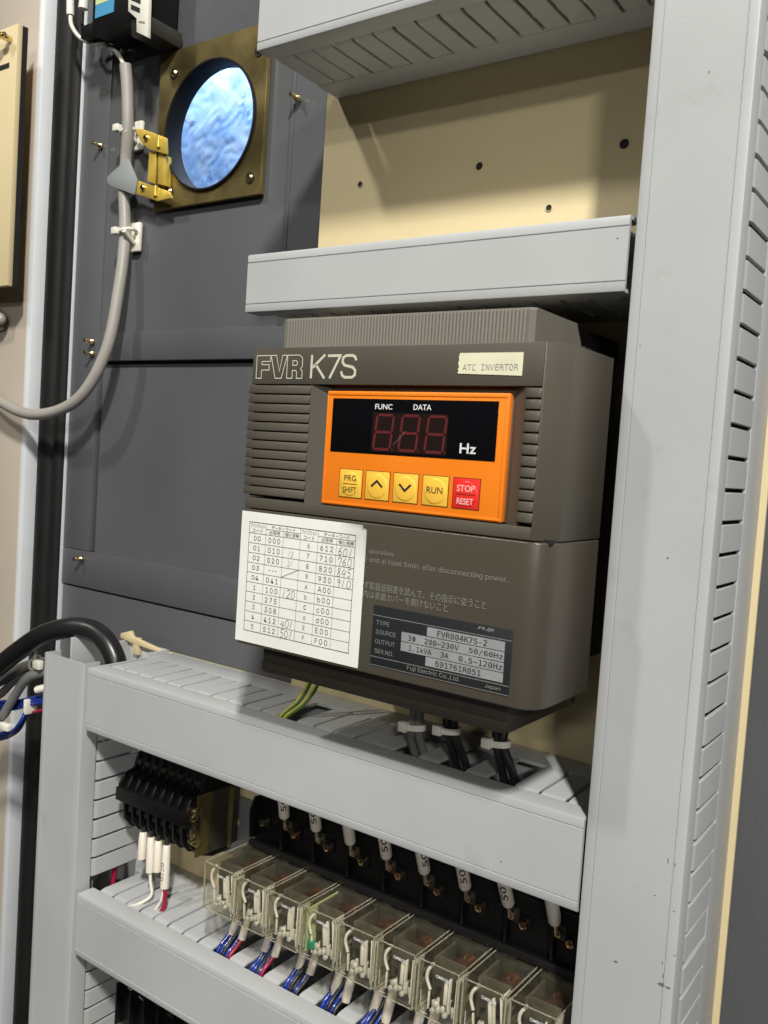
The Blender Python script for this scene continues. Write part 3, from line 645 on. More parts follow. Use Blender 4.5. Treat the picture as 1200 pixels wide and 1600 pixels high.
mb = MB(); put_text(mb, 'FUJI', -.4056, -.3875, -.1552, -.1518, y, bold=.035, shear=.2); obj('plate_logo', mb, 'nameplate_line', npl, smooth=0)

# ------------------------------------------------------------------ cables out of the inverter into the lower duct
def tie(root, p, r, d=(1, 0, 0)):
    """small cable tie: band round the wires at p and its square head in front"""
    mb = MB(); seg = 20; vs = []
    for z in (-.0035, .0035):
        for rr in (r+.0012, r): vs += [(p[0]+rr*1.35*math.cos(6.28319*k/seg), p[1]+rr*math.sin(6.28319*k/seg), p[2]+z+.15*rr*math.cos(6.28319*k/seg)) for k in range(seg)]
    fs = []
    for k in range(seg):
        j = (k+1) % seg; fs += [(k, j, seg+j, seg+k), (2*seg+k, 3*seg+k, 3*seg+j, 2*seg+j), (k, 2*seg+k, 2*seg+j, j), (seg+k, seg+j, 3*seg+j, 3*seg+k)]
    mb.add(vs, fs); obj('tie_band', mb, 'plastic_white', root, smooth=50)
    obj('tie_head', MB().box(p[0]-r*1.2-.006, p[0]-r*1.2+.0055, p[1]-r-.006, p[1]-r+.004, p[2]-.006, p[2]+.006), 'plastic_white', root, bev=0.0015)
for i, (tx_, tz_, gx, lb) in enumerate(((-.5500,-.3100,-.5560,'left'), (-.5030,-.3030,-.4987,'middle'), (-.4395,-.3025,-.4360,'right'))):
    root = thing('motor_cable', ['leftmost pair of tied dark grey wires going from the inverter into the duct', 'middle pair of tied black wires going from the inverter into the duct', 'rightmost pair of tied black wires going from the inverter into the duct'][i], 'wires', (tx_, -.13, -.26), 'tied wires under the inverter')
    for j, dx in enumerate((-.006, .006)):
        pts = spline([(tx_+dx*.9, -.125, -.245), (tx_+dx*.8, -.128, -.28), (tx_+dx*.7, -.13, tz_), (gx+dx*1.1, -.115, -.335), (gx+dx*1.2+.004, -.09, -.385), (gx+dx+.01, -.08, -.42)])
        obj('wire', MB().tube(pts, .0052, 10), 'wire_black' if i else 'cable_dark_grey', root, smooth=60)
    tie(root, (tx_, -.13, tz_), .0085)
ew = thing('earth_wires', 'two green and yellow striped earth wires dropping into the duct', 'wires', (-.74, -.12, -.26))
for j, dx in enumerate((0, .013)):
    pts = spline([(-.733+dx, -.085, -.245), (-.737+dx, -.098, -.295), (-.7455+dx*.8, -.112, -.325), (-.757+dx*.6, -.128, -.343), (-.772+dx*.5, -.13, -.368)], 10)
    obj('green_insulation', MB().tube(pts, .0030, 10), 'wire_green', ew, smooth=60)
    obj('yellow_stripe', MB().tube([p + Vector((-.0012, -.0016, .0005)) for p in pts], .0020, 8), 'wire_yellow', ew, smooth=60)

# ------------------------------------------------------------------ terminal block on its brass bracket
tb = thing('terminal_block', 'black barrier terminal block beside the left duct', 'terminal block', (-1.02, -.05, -.61))
TX0, TX1 = -1.095, -.945
prof = [(-.018,-.470),(-.050,-.470),(-.075,-.488),(-.078,-.512),(-.098,-.516),(-.104,-.540),(-.098,-.552),(-.090,-.556),(-.092,-.582),(-.080,-.600),(-.050,-.612),(-.018,-.612)]
obj('body', MB().prism(prof, 'X', TX0, TX1), 'bakelite', tb, bev=0.0012)
bar = [(-.02,-.472),(-.052,-.472),(-.080,-.490),(-.086,-.510),(-.106,-.515),(-.114,-.530),(-.114,-.556),(-.103,-.562),(-.101,-.588),(-.088,-.604),(-.056,-.616),(-.02,-.616)]
N = 8
obj('marker_rail', MB().box(TX0-.001, TX1+.001, -.1195, -.1050, -.553, -.533), 'bakelite', tb, bev=0.001)
for k in range(N+1):
    x = TX0 + (TX1-TX0)*k/N; obj('barrier', MB().prism(bar, 'X', x-.0021, x+.0021), 'bakelite', tb, bev=0.0004, segs=1)
for k in range(N):
    x = TX0 + (TX1-TX0)*(k+.5)/N
    for yy, zz_ in ((-.078,-.500), (-.092,-.572)):
        obj('screw', MB().cyl((x, yy-.007, zz_), (x, yy+.002, zz_), .0046, 12), 'relay_inner', tb, bev=0.0008)
br = thing('rail_bracket', 'yellow zinc end bracket clamping the right end of the terminal block', 'bracket', (-.935, -.04, -.62))
obj('upright', MB().box(-.9435, -.9400, -.094, -.066, -.606, -.512), 'zinc_dull', br, bev=0.0006)
obj('clamp', MB().prism([(-.106,-.530),(-.090,-.524),(-.088,-.580),(-.096,-.588),(-.104,-.582)], 'X', -.9425, -.934), 'brass', br, bev=0.0012)
obj('rail_foot', MB().box(-.9435, -.9380, -.0655, -.0095, -.606, -.512), 'relay_inner', br, bev=0.001)
obj('flange', MB().box(-.9378, -.9300, -.034, -.030, -.606, -.512), 'zinc_dull', br, bev=0.0006)
for zz_ in (-.540, -.572): obj('screw', MB().cyl((-.934, -.113, zz_), (-.934, -.104, zz_), .0042, 14), 'screw_brass', br, bev=0.0008)
rl = thing('equipment_rail', 'grey steel rail strip on the plate behind the relay socket', 'rail', (-.6, 0, -.58))
obj('strip', MB().box(-.977, -.335, -.009, -.0004, -.632, -.537), 'rail_grey', rl, bev=0.001)
obj('hole', MB().cyl((-.9425, -.0094, -.576), (-.9425, -.0092, -.576), .0068, 20), 'cream', rl)
# four short wires with white marker sleeves under the terminal block
tw = [((-1.052,-.098,-.601), (-1.046,-.104,-.638), None, 'wire_black'), ((-1.0335,-.098,-.604), (-1.0255,-.104,-.652), [(-1.022,-.105,-.664),(-1.016,-.108,-.684),(-1.028,-.128,-.6955),(-1.052,-.137,-.703)], 'wire_white'),
      ((-1.0165,-.098,-.604), (-1.010,-.104,-.646), None, 'wire_black'), ((-.998,-.098,-.606), (-.989,-.106,-.664), [(-.986,-.107,-.675),(-.985,-.109,-.69),(-.989,-.118,-.704)], 'wire_red')]
for i, (a, b, tail, wm) in enumerate(tw):
    root = thing('marked_wire', ['leftmost white wire sleeve under the black terminal block', 'second white sleeve under the terminal block with a curling white wire', 'third short white sleeve under the terminal block', 'longest white sleeve under the terminal block, with a red and white wire'][i], 'wire', b, 'sleeved wires under the terminal block')
    A = Vector(a); B = Vector(b)
    obj('marker_sleeve', MB().tube([A-(B-A)*.06, A+(B-A)*.2, B], [.0056, .0066, .0066], 14), 'sleeve', root, bev=0.0006, smooth=50)
    obj('ferrule', MB().tube([A+(A-B)*.25, A+(B-A)*.08], .0035, 10), 'wire_black', root)
    if tail:
        obj('wire', MB().tube(spline([B-(B-A)*.1] + tail), .0025 if wm == 'wire_white' else .0034, 10), wm, root, smooth=60)
        if wm == 'wire_red': obj('wire', MB().tube(spline([B-(B-A)*.1, (-.9895,-.109,-.675), (-.992,-.111,-.686), (-.997,-.116,-.697)]), .0022, 8), 'wire_white', root, smooth=60)
    elif i == 0:
        obj('wire', MB().tube(spline([B-(B-A)*.1, (-1.040,-.09,-.66), (-1.036,-.085,-.684), (-1.044,-.095,-.70)]), .0025, 8), 'cable_dark_grey', root, smooth=60)
    if i == 3:
        mb = MB(); ax = (B-A).normalized(); fr_ = Vector((0, -1, 0)); fr_ = (fr_-ax*fr_.dot(ax)).normalized(); sd_ = ax.cross(fr_)
        put_text(mb, '0110', 0, .026, -.0036, .0036, 0, fn=lambda u, w: A+(B-A)*.36 + ax*u + (fr_*math.cos(w/.0076) + sd_*math.sin(w/.0076))*.0069)
        obj('sleeve_lettering', mb, 'ink_dark', root, smooth=0)
# red wire glimpsed inside the left duct where a finger is missing
rw = obj('duct_wire', MB().tube(spline([(-1.15,-.06,-.58), (-1.140,-.075,-.66), (-1.137,-.082,-.71), (-1.145,-.09,-.80)]), .004, 10), 'wire_red', smooth=60)
tag(rw, 'red wire inside the left duct, seen through the gap of a missing finger', 'wire')
gw = obj('duct_cable', MB().tube(spline([(-1.16,-.10,-.56), (-1.150,-.115,-.66), (-1.147,-.125,-.71), (-1.155,-.12,-.80)]), .009, 12), 'cable_grey', smooth=60)
tag(gw, 'grey cable inside the left duct beside the red wire, seen through the gap', 'cable')

# ------------------------------------------------------------------ relay socket strip and relays
RX, RP = -.8937, .0606
CAM_SCALE[:] = [.949, -.051]      # the relay row: scaled about the camera, nearer and smaller, unchanged in the image
so = thing('relay_socket', 'long black relay socket strip carrying the row of clear relays', 'relay socket', (-.6, -.02, -.66))
obj('body', MB().prism([(.0440,-.664),(-.036,-.664),(-.036,-.584),(-.030,-.578),(-.030,-.515),(-.020,-.505),(.0440,-.505)], 'X', -.8830, -.3425), 'bakelite', so, bev=0.001)
obj('ledge', MB().box(-.8825, -.3430, -.044, -.0361, -.5840, -.5745), 'bakelite', so, bev=0.001)
for i in range(9):
    x = RX + RP*i
    obj('barrier', MB().prism([(-.0302,-.574),(-.043,-.572),(-.045,-.530),(-.036,-.512),(-.0302,-.512)], 'X', x+.0005+.010, x+.0035+.010), 'bakelite', so, bev=0.0006)
    for j, (dx, dz, yy) in enumerate(((.0325,.0020,-.0365), (.0155,.0075,-.0345))):
        if i == 0 and j == 1: continue
        X_, Z_ = x+dx, -.5470+dz
        obj('terminal_pad', MB().box(X_-.0085, X_+.0085, -.0325, -.0303, Z_-.009, Z_+.009), 'relay_inner' if j else 'bakelite', so, bev=0.0005)
        s_ = MB().cyl((X_, yy-.004, Z_), (X_, -.0302, Z_), .0052, 16)
        sc_ = obj('screw', s_, 'screw_copper' if (i+j) % 3 else 'screw_brass', so, bev=0.0010)
        a = random.uniform(0, 3); mb = MB()
        for t in (a, a+math.pi/2):
            mb.stroke([(X_-.0036*math.cos(t), Z_-.0036*math.sin(t)), (X_+.0036*math.cos(t), Z_+.0036*math.sin(t))], .0011, yy-.0043)
        obj('cross_slot', mb, 'dark', so, smooth=0)
# wires with marker sleeves rising from the socket into the lower duct
nth = ['leftmost', 'second', 'third', 'fourth', 'fifth', 'sixth', 'seventh', 'rightmost']
for i in range(8):
    x = RX + RP*(i+1) + .0155 - .0015
    lean = random.uniform(-.004, .004)
    A = Vector((x, -.038, -.533)); B = Vector((x+lean-.002, -.052-.004*i, -.450))
    root = thing('sleeved_wire', '%s white wire sleeve between the relay socket and the lower duct' % (nth[i] if i in (0, 7) else nth[i] + ' from left,'), 'wire', A, 'numbered sleeves along the relay socket')
    obj('lug', MB().tube([Vector((x, -.0375, -.541)), A+(B-A)*.12], .0036, 10), 'steel', root)
    obj('marker_sleeve', MB().tube([A+(B-A)*.10, A+(B-A)*.14, B], [.0066, .0080, .0082], 16), 'sleeve', root, bev=0.0006, smooth=50)
    obj('wire', MB().tube(spline([B-(B-A)*.1, B+Vector((0,-.006,.03)), B+Vector((.01,-.01,.06))]), .0034, 8), 'wire_white', root, smooth=60)
    if i not in (2, 7):
        mb = MB(); ax = (B-A).normalized(); fr_ = Vector((.55, -1, 0)).normalized(); fr_ = (fr_-ax*fr_.dot(ax)).normalized(); sd_ = ax.cross(fr_)
        rot = random.uniform(-.5, .5)
        put_text(mb, '501', 0, .030, -.0040, .0040, 0, bold=.012, fn=lambda u, w: A+(B-A)*.26 + ax*u - (-fr_*math.cos(w/.0082+rot) + sd_*math.sin(w/.0082+rot))*.00835)
        obj('sleeve_lettering', mb, 'ink_dark', root, smooth=0)

# one relay, then copies
RW, RZ0, RZ1, RY0, RY1 = .0572, -.6540, -.5855, -.1200, -.0365
relay = thing('relay', 'x', 'relay', (RX+RW/2, RY1, RZ0), 'clear plug-in relays in the lower row')
def case_shell():
    mb = MB(); t = .0022; b = .003
    def loop(ins, y):
        x0, x1, z0, z1 = RX+ins, RX+RW-ins, RZ0+ins, RZ1-ins; c = max(.0006, b-ins)
        return [(x0+c,y,z0),(x1-c,y,z0),(x1,y,z0+c),(x1,y,z1-c),(x1-c,y,z1),(x0+c,y,z1),(x0,y,z1-c),(x0,y,z0+c)]
    loops = [loop(0, RY1), loop(0, RY0+.003), loop(.0012, RY0+.0007), loop(.003, RY0), ]
    vs = [p for l in loops for p in l]; fs = [(l*8+k, l*8+(k+1) % 8, (l+1)*8+(k+1) % 8, (l+1)*8+k) for l in range(3) for k in range(8)] + [tuple(range(24, 32))]
    mb.add(vs, fs)
    loops = [loop(t, RY1), loop(t, RY0+.0035), loop(t+.002, RY0+.0024)]
    vs = [p for l in loops for p in l]; fs = [(l*8+k, l*8+(k+1) % 8, (l+1)*8+(k+1) % 8, (l+1)*8+k) for l in range(2) for k in range(8)] + [tuple(range(16, 24))]
    mb.add(vs, fs); return mb
case = obj('case', case_shell(), 'clear_case', relay, smooth=40)
eg = MB()
for x in (RX+.0012, RX+RW-.0012):
    for z in (RZ0+.0012, RZ1-.0012): eg.tube([(x, RY1, z), (x, RY0+.001, z)], .0011, 6)
for z in (RZ0+.0012, RZ1-.0012): eg.tube([(RX+.001, RY0+.0012, z), (RX+RW-.001, RY0+.0012, z)], .0010, 6)
for x in (RX+.0012, RX+RW-.0012): eg.tube([(x, RY0+.0012, RZ0+.001), (x, RY0+.0012, RZ1-.001)], .0013, 6)
obj('case_edges', eg, 'clear_edge', relay, smooth=60)
obj('retaining_clip', MB().box(RX+.012, RX+.030, RY1-.010, RY1+.001, RZ1+.0002, RZ1+.0022).box(RX+.036, RX+.052, RY1-.006, RY1+.001, RZ1+.0002, RZ1+.0022), 'clear_case', relay, bev=0.0005)
obj('base', MB().box(RX+.0035, RX+RW-.0035, RY1-.012, RY1-.0005, RZ0+.0035, RZ1-.0035), 'relay_inner', relay, bev=0.001)
obj('coil', MB().cyl((RX+.030, RY1-.0525, -.611), (RX+.030, RY1-.0125, -.611), .0125, 22), 'coil', relay)
obj('bobbin_flange', MB().box(RX+.010, RX+.050, RY1-.0565, RY1-.0530, -.630, -.5905), 'relay_frame', relay, bev=0.001)
obj('yoke', MB().box(RX+.008, RX+.012, RY1-.060, RY1-.0125, -.640, -.592).box(RX+.008, RX+.048, RY1-.0615, RY1-.0585, -.626, -.600), 'relay_frame', relay, bev=0.0006)
ar = MB()
ar.tube(spline([(RX+.019, -.1135, -.5905), (RX+.0125, -.1155, -.600), (RX+.0110, -.1155, -.610), (RX+.0150, -.1145, -.622)], 5), .0021, 8)
obj('return_spring', ar, 'plastic_white', relay, smooth=60)
obj('armature', MB().box(RX+.020, RX+.044, RY1-.066, RY1-.0622, -.6215, -.594).box(RX+.030, RX+.0345, -.1145, RY1-.0665, -.634, -.606), 'relay_frame', relay, bev=0.0008)
ct = MB()
for k, dx in enumerate((.020, .0265, .033, .040, .0465)):
    ct.box(RX+dx, RX+dx+.0025, -.108-.002*(k % 2), RY1-.0125, -.640-.004*(k % 2), -.6375-.004*(k % 2))
    ct.box(RX+dx-.0008, RX+dx+.0033, -.1130, -.1085, -.6455+.0035*(k % 2), -.6335+.0045*(k % 2))
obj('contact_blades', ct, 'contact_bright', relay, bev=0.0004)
tip = MB()
for dx, dz in ((.0245,-.6355), (.029,-.641), (.0345,-.638), (.0385,-.6435), (.0215,-.6440)): tip.cyl((RX+dx, -.1165, RZ0+.654+dz), (RX+dx, -.111, RZ0+.654+dz), .0032, 8)
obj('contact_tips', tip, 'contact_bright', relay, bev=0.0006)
obj('flag', MB().box(RX+.0345, RX+.0385, -.1160, -.112, -.630, -.604).box(RX+.040, RX+.0415, -.1155, -.110, -.640, -.598).box(RX+.050, RX+.0515, -.116, -.090, -.648, -.594).box(RX+.0125, RX+.0145, -.1140, -.111, -.646, -.624), 'plastic_white', relay, bev=0.0004)  # white bars added to imitate bright reflections on the relay front
mb = MB(); put_text(mb, 'OMRON', RX+.026, RX+.045, -.6000, -.5960, RY0-.0003, bold=.02)
mb.stroke([(RX+.008,-.648),(RX+.018,-.648)], .0007, RY0-.0003); mb.stroke([(RX+.0075,-.640),(RX+.0075,-.622)], .0006, RY0-.0003)
obj('case_lettering', mb, 'ink_white', relay, smooth=0)
names = ['leftmost clear relay of the row, next to the terminal block bracket', 'second clear relay from the left end of the row', 'third clear relay from the left end of the row', 'fourth clear relay from the left, with a green part inside',
         'fifth clear relay, in the middle of the row of nine', 'sixth clear relay from the left end of the row', 'seventh clear relay from the left, third from the right duct', 'eighth clear relay from the left, second from the right duct', 'rightmost clear relay, partly behind the tall right duct']
relay['label'] = names[0]
rel = [relay] + [copy_thing(relay, (RP*CAM_SCALE[0]*i, 0, 0), names[i]) for i in range(1, 9)]
for q_, rr_ in enumerate(rel):
    for ch in rr_.children:
        nm = ch.name.split('.')[0]
        if nm in ('contact_tips', 'return_spring', 'flag', 'armature', 'contact_blades'):
            ch.location = Vector(ch.location) + Vector((random.uniform(-.0009, .0009), random.uniform(0, .0008), random.uniform(-.0012, .0012)))*K
            ch.rotation_euler = (0, random.uniform(-.10, .10), 0)
gx_ = RX+RP*3
obj('green_part', MB().box(gx_+.008, gx_+.019, -.1145, -.1085, -.643, -.632), 'relay_green', rel[3], bev=0.001)
obj('pale_liner', MB().box(gx_+.0042, gx_+.0056, -.113, RY1-.013, -.650, -.592), 'label_lime', rel[3])

CAM_SCALE[:] = [1.0, 0.0]
# blue wire bundles from under the relays into the gaps of the lowest duct
for i, (g0, g1) in enumerate(gaps):
    gc = (g0+g1)/2
    root = thing('blue_wire_bundle', '%s bundle of blue wires entering the lowest duct under the relays' % (['leftmost', 'second from left', 'third from left', 'fourth from left', 'fifth from left', 'sixth from left', 'seventh from left', 'eighth from left', 'rightmost'][i]), 'wires', (gc, -.09, -.69), 'blue wires into the lowest duct')
    cols = ['wire_blue', 'wire_blue', 'wire_black', 'wire_blue', ('wire_red' if i < 2 else 'wire_black')]
    for j, cm in enumerate(cols):
        x = gc - .009 + .0050*j + random.uniform(-.001, .001); h = random.uniform(-.002, .006)
        pts = spline([(x+.003, -.086, -.628), (x+.003, -.090, -.655), (x+.002, -.098, -.676+h*.6), (x, -.112, -.690+h), (x-.002, -.127, -.704+h*.5), (x-.003+random.uniform(-.01,.01), -.136, -.745)], 6)
        obj('wire', MB().tube(pts, .0030, 8), cm, root, smooth=60)
    for j, dx in enumerate((-.006, .013)):
        L = .050 if i < 3 else .060
        obj('marker_sleeve', MB().tube([(gc+dx+.002, -.088, -.632), (gc+dx, -.090-L*.32, -.632-L)], .0054 if i < 3 else .0062, 12), 'sleeve', root, bev=0.0006, smooth=50)

# dark terminal strip under the lowest duct
bt = thing('lower_terminal_strip', 'dark terminal strip with metal tabs under the lowest duct', 'terminal strip', (-.95, -.03, -.99))
obj('body', MB().prism([(-.01,-.872),(-.07,-.872),(-.085,-.885),(-.085,-.93),(-.06,-.96),(-.01,-.96)], 'X', -1.11, -.60), 'bakelite', bt, bev=0.001)
for k in range(14):
    x = -1.10+.033*k
    obj('barrier', MB().box(x-.0018, x+.0018, -.095, -.03, -.93, -.862), 'bakelite', bt, bev=0.0008)
    obj('tab', MB().box(x+.008, x+.024, -.083-.004*(k % 2), -.05, -.8715, -.868), 'steel' if k % 2 else 'brass', bt, bev=0.0005)
    obj('screw', MB().cyl((x+.016, -.066, -.8682), (x+.016, -.066, -.861), .005, 12), 'steel', bt, bev=0.001)

# ------------------------------------------------------------------ fan plate, collar, hinge, screws on the rear wall
fp = thing('opening_plate', 'square yellow zinc plate with a round opening on the rear wall', 'plate', (-1.197, .095, .424))
obj('plate', plate_with_hole(-1.334, -1.066, .424, .703, hc, .1095, .091, .0995), 'zinc_dull', fp, bev=0.001, smooth=20)
obj('collar', MB().ring(hc, .1118, .1075, .086, .124), 'rubber', fp, bev=0.0012, smooth=40)
def screw(parent, x, z, y, r=.0068, name='screw', m='screw_brass'):
    s_ = MB().tube([(x, y, z), (x, y-.0025, z), (x, y-.0055, z)], [r, r, r*.62], 16)
    o = obj(name, s_, m, parent, smooth=30)
    return o
for px, py in ((270,113), (388,276), (402,77), (262,298)):
    p = at(px, py, .086); screw(fp, p.x, p.z, .091)
    obj('washer', MB().cyl((p.x, .0888, p.z), (p.x, .0909, p.z), .0095, 18), 'relay_inner', fp)
hg = thing('hinge_bracket', 'bright yellow hinge bracket on the left edge of the square plate', 'hinge', (-1.35, .075, .42))
def quad(name, pts, y0, y1, m, bev=0.0008):
    P = [at(a, b, y0) for a, b in pts]; return obj(name, MB().prism([(p.x, p.z) for p in P], 'Y', y0, y1), m, hg, bev=bev)
quad('upper_arm', [(211,201),(222,201),(259,215),(260,241),(232,233),(220,222)], .070, .075, 'zinc_yellow')
quad('lower_arm', [(213,281),(264,299),(268,309),(246,314),(210,302)], .070, .075, 'zinc_yellow')
quad('left_leaf', [(233,235),(244,238),(241,287),(230,283)], .076, .081, 'zinc_yellow')
quad('right_leaf', [(247.5,238),(259,243),(258,290),(245.5,287)], .077, .0905, 'zinc_yellow')
for a, b in (((248.5,213),(247.5,230)), ((243.5,290),(242.5,306))):
    p = at(*a, .068); q = at(*b, .068); obj('knuckle', MB().cyl(p, q, .0035, 12), 'zinc_yellow', hg, smooth=50)
for px, py in ((228,215), (223,293)):
    p = at(px, py, .068); screw(hg, p.x, p.z, .070, .006)
fl = obj('corner_flag', MB().prism([(p.x, p.z) for p in [at(a, b, .066) for a, b in ((167,276),(196,250),(200,248),(202,252),(214,281),(209.5,304),(173,291),(167,286))]], 'Y', .066, .0695), 'grey_paint', hg, bev=0.0012)
fl['label'] = 'grey painted triangular flag on the hinge'
for i, (px, py, lb) in enumerate(((155,227,'small brass screw on the wall stile left of the grey cable'), (463,152,'small brass screw on the wall right of the square plate'), (142,533,'upper of two brass screws on the wall stile beside the cable'), (142,552,'lower of two brass screws on the wall stile beside the cable'), (125,873,'lone brass screw low on the wall stile, above the black cable'))):
    p = at(px, py, .093); root = thing('wall_screw', lb, 'screw', (p.x, .1, p.z), 'brass screws on the rear wall')
    screw(root, p.x, p.z, .0955, .0062, 'head'); obj('washer', MB().cyl((p.x, .0955, p.z), (p.x, .0998, p.z), .0040, 14), 'brass', root)
    obj('shank', MB().cyl((p.x, .078, p.z), (p.x, .0905, p.z), .0034, 12), 'screw_brass', root)

# ------------------------------------------------------------------ grey cable on the wall with its clips
gc_ = thing('control_cable', 'grey sheathed cable hanging down the rear wall in a loop', 'cable', at(52, 656, .03))
cy = [(196,101,.062),(199,140,.066),(200,200,.070),(197,250,.078),(194,300,.080),(195,370,.078),(186,450,.066),(165,550,.050),(120,625,.034),(55,648,.026),(0,627,.024),(-40,590,.03),(-55,545,.03),(-30,505,.035),(2,497,.045),(-30,470,.07)]
obj('sheath', MB().tube(spline([at(a, b, c) for a, b, c in cy], 10), .0108, 16), 'cable_grey', gc_, smooth=60)
wi = [(110,22,.045),(112,40,.045),(124,58,.05),(142,67,.055),(165,71,.06),(180,80,.062),(190,94,.062),(197,112,.064)]
obj('core_wire', MB().tube(spline([at(a, b, c) for a, b, c in wi], 8), .0040, 10), 'wire_white', gc_, smooth=60)
obj('end_sleeve', MB().tube([at(110,-10,.045), at(110,24,.045)], .0072, 12), 'plastic_white', gc_, smooth=50)
for i, (px, py) in enumerate(((213,213), (210,371))):
    p = at(px, py, .094); root = thing('cable_clip', ['white adhesive clip holding the grey cable beside the hinge', 'white adhesive clip on the grey cable below the hinge'][i], 'cable clip', (p.x, .1, p.z), 'cable clips on the rear wall')
    obj('pad', MB().box(p.x-.019, p.x+.017, .091, .0995, p.z-.027, p.z+.027), 'plastic_white', root, bev=0.003)
    q = at(197-2*i, py-8 if i == 0 else py-10, .070)
    mb = MB(); seg = 24; pts = [(q.x + .0135*math.cos(6.28319*k/seg), .078 + .0155*math.sin(6.28319*k/seg), q.z + .004*math.cos(6.28319*k/seg)) for k in range(seg+1)]
    mb.tube(pts, .0034, 8, caps=False); obj('tie_band', mb, 'plastic_white', root, smooth=60)
    obj('tie_head', MB().box(q.x-.026, q.x-.010, .058, .070, q.z-.006+.006*(1-i), q.z+.007+.006*(1-i)), 'plastic_white', root, bev=0.002)
    obj('strap', MB().tube([(q.x+.008, .062, q.z-.002), (p.x+.006, .088, p.z-.012)], .0040, 8), 'plastic_white', root, smooth=60)

# ------------------------------------------------------------------ small black device at the top
dv = thing('switch_unit', 'small black switch box with a white cap at the top left', 'switch', (-1.40, .07, .70))
dx0, dx1, dz0 = -1.442, -1.298, .712
obj('body', MB().box(dx0, dx1, .02, .095, dz0+.020, .95), 'bakelite', dv, bev=0.002)
obj('foot', MB().box(dx1-.03, dx1+.014, .018, .096, dz0-.008, dz0+.0195), 'relay_inner', dv, bev=0.002)
cap = MB().prism([(p.x, p.z) for p in [at(a, b, .010) for a, b in ((200,17),(213,29),(213,50),(230,58),(233,-40),(201,-40))]], 'Y', .010, .0175)
cp = obj('white_cap', cap, 'plastic_white', dv, bev=0.001)
for a, b in ((212,15), (213,1), (222,33)):
    p = at(a, b, .0095); obj('slot', MB().prism([(p.x-.013,p.z+.004),(p.x+.011,p.z-.008),(p.x+.011,p.z),(p.x-.013,p.z+.012)] if b < 20 else [(p.x-.009,p.z),(p.x+.007,p.z-.005),(p.x+.007,p.z-.002),(p.x-.009,p.z+.003)], 'Y', .0092, .0101), 'dark' if b < 20 else 'cable_grey', cp)
obj('label_stripe', MB().box(dx0+.010, dx0+.062, .0185, .0199, .757, .780), 'label_blue', dv); obj('label_stripe', MB().box(dx0+.010, dx0+.062, .0185, .0199, .7805, .83), 'label_lime', dv)
obj('terminal_arm', MB().box(dx0-.055, dx0-.0005, .035, .075, .742, .765), 'bakelite', dv, bev=0.002)
p = at(131, 20, .03); obj('ferrule', MB().tube([at(130,14,.03), at(134,-30,.03)], .0088, 12), 'plastic_white', dv, smooth=50)
bw = obj('black_lead', MB().tube(spline([at(128,36,.05), at(132,55,.06), at(150,66,.075), at(178,74,.09), at(186,78,.095)], 8), .0036, 8), 'wire_black', smooth=60)
tag(bw, 'thin black lead curving under the switch box behind the white wire', 'wire')

# ------------------------------------------------------------------ cables at the lower left
def path(pts, n=10): return spline([at(a, b, c) for a, b, c in pts], n)
bc = obj('power_cable', MB().tube(path([(-60,1075,-.13),(-20,1055,-.125),(25,1020,-.12),(65,993,-.115),(100,982,-.11),(128,981,-.10),(150,988,-.092),(166,1003,-.088),(177,1022,-.086),(183,1042,-.085),(187,1070,-.08)]), .0168, 20), 'cable_black', smooth=60)
tag(bc, 'thick black cable arching from the left over the vertical duct into the lower duct', 'cable')
g1 = obj('grey_cable', MB().tube(path([(-40,1150,-.10),(0,1122,-.10),(14,1103,-.10),(30,1076,-.10),(45,1058,-.10),(66,1050,-.09),(84,1050,-.08)]), .0083, 14), 'cable_dark_grey', smooth=60); tag(g1, 'dark grey cable bending upward into the left duct, in front of blue wires', 'cable')
g2 = obj('grey_cable', MB().tube(path([(-30,1080,-.08),(0,1065,-.08),(20,1050,-.08),(45,1039,-.08),(80,1034,-.075)]), .0088, 14), 'cable_grey', smooth=60); tag(g2, 'pale grey cable just under the thick black cable at the left', 'cable')
g3 = obj('grey_cable', MB().tube(path([(-30,1102,-.07),(0,1085,-.07),(20,1066,-.07),(45,1052,-.07),(80,1044,-.065)]), .0075, 14), 'cable_dark_grey', smooth=60); tag(g3, 'thin dark cable between the pale grey cable and the blue wires', 'cable')
tl = thing('cable_tie', 'white cable tie knotted round the pale grey cable at the left', 'cable tie', at(54, 1040, -.09))
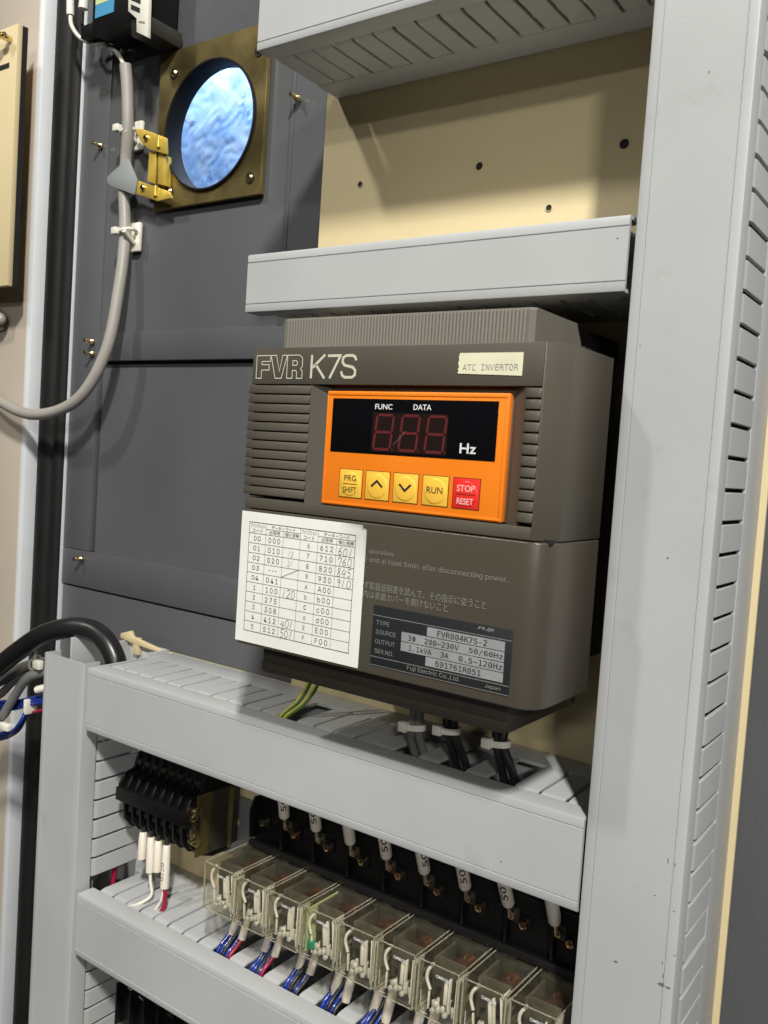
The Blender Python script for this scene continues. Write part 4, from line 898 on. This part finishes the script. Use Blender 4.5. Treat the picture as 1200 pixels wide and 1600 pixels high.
mb = MB(); q = at(56, 1036, -.085); mb.tube([(q.x+.001*math.sin(6.283*k/20), q.y+.0125*math.cos(6.283*k/20), q.z+.0125*math.sin(6.283*k/20)) for k in range(21)], .0028, 8, caps=False); obj('tie_band', mb, 'plastic_white', tl, smooth=60)
q = at(60, 1038, -.10); obj('tie_head', MB().box(q.x-.010, q.x+.010, q.y-.006, q.y+.004, q.z-.008, q.z+.008), 'plastic_white', tl, bev=0.002)
obj('tie_tail', MB().tube(path([(56,1032,-.098),(54,1024,-.10),(57,1018,-.10)], 4), .0020, 6), 'plastic_white', tl, smooth=60)
bb = thing('blue_wire_loom', 'bundle of blue wires with a white tie entering the left duct', 'wires', at(30, 1100, -.08))
for j in range(7):
    o_ = j*2.6; y = -.085+.006*(j % 3)
    obj('wire', MB().tube(path([(-40,1104+o_,y),(0,1097+o_*.8,y),(25,1096+o_*.7,y),(45,1092+o_*.6,y),(66,1088+o_*.6,y+.005),(90,1086+o_*.5,y+.01)], 6), .0032, 8), 'wire_blue', bb, smooth=60)
for j in range(4):
    y = -.10+.004*j; obj('branch_wire', MB().tube(path([(-30,1150+j*3,y),(0,1146+j*3,y),(18,1143+j*2,y),(32,1128+j*3,y),(42,1108+j*2,y+.01)], 6), .0032, 8), 'wire_blue', bb, smooth=60)
obj('red_wire', MB().tube(path([(44,1114,-.08),(55,1112,-.08),(66,1110,-.078),(84,1108,-.07)], 6), .0028, 8), 'wire_red', bb, smooth=60)
q = at(41, 1104, -.092); obj('tie_band', MB().box(q.x-.0035, q.x+.0035, q.y-.004, q.y+.02, q.z-.014, q.z+.013), 'plastic_white', bb, bev=0.002)
q = at(10, 1136, -.105); obj('tie_head', MB().box(q.x-.018, q.x+.010, q.y-.005, q.y+.006, q.z-.006, q.z+.006), 'plastic_white', bb, bev=0.002)
wf = obj('wire_ferrule', MB().tube([at(58,1078,-.09), at(74,1074,-.085)], .0070, 12), 'plastic_white', smooth=50); tag(wf, 'short white wire ferrule at the left edge of the vertical duct', 'ferrule')
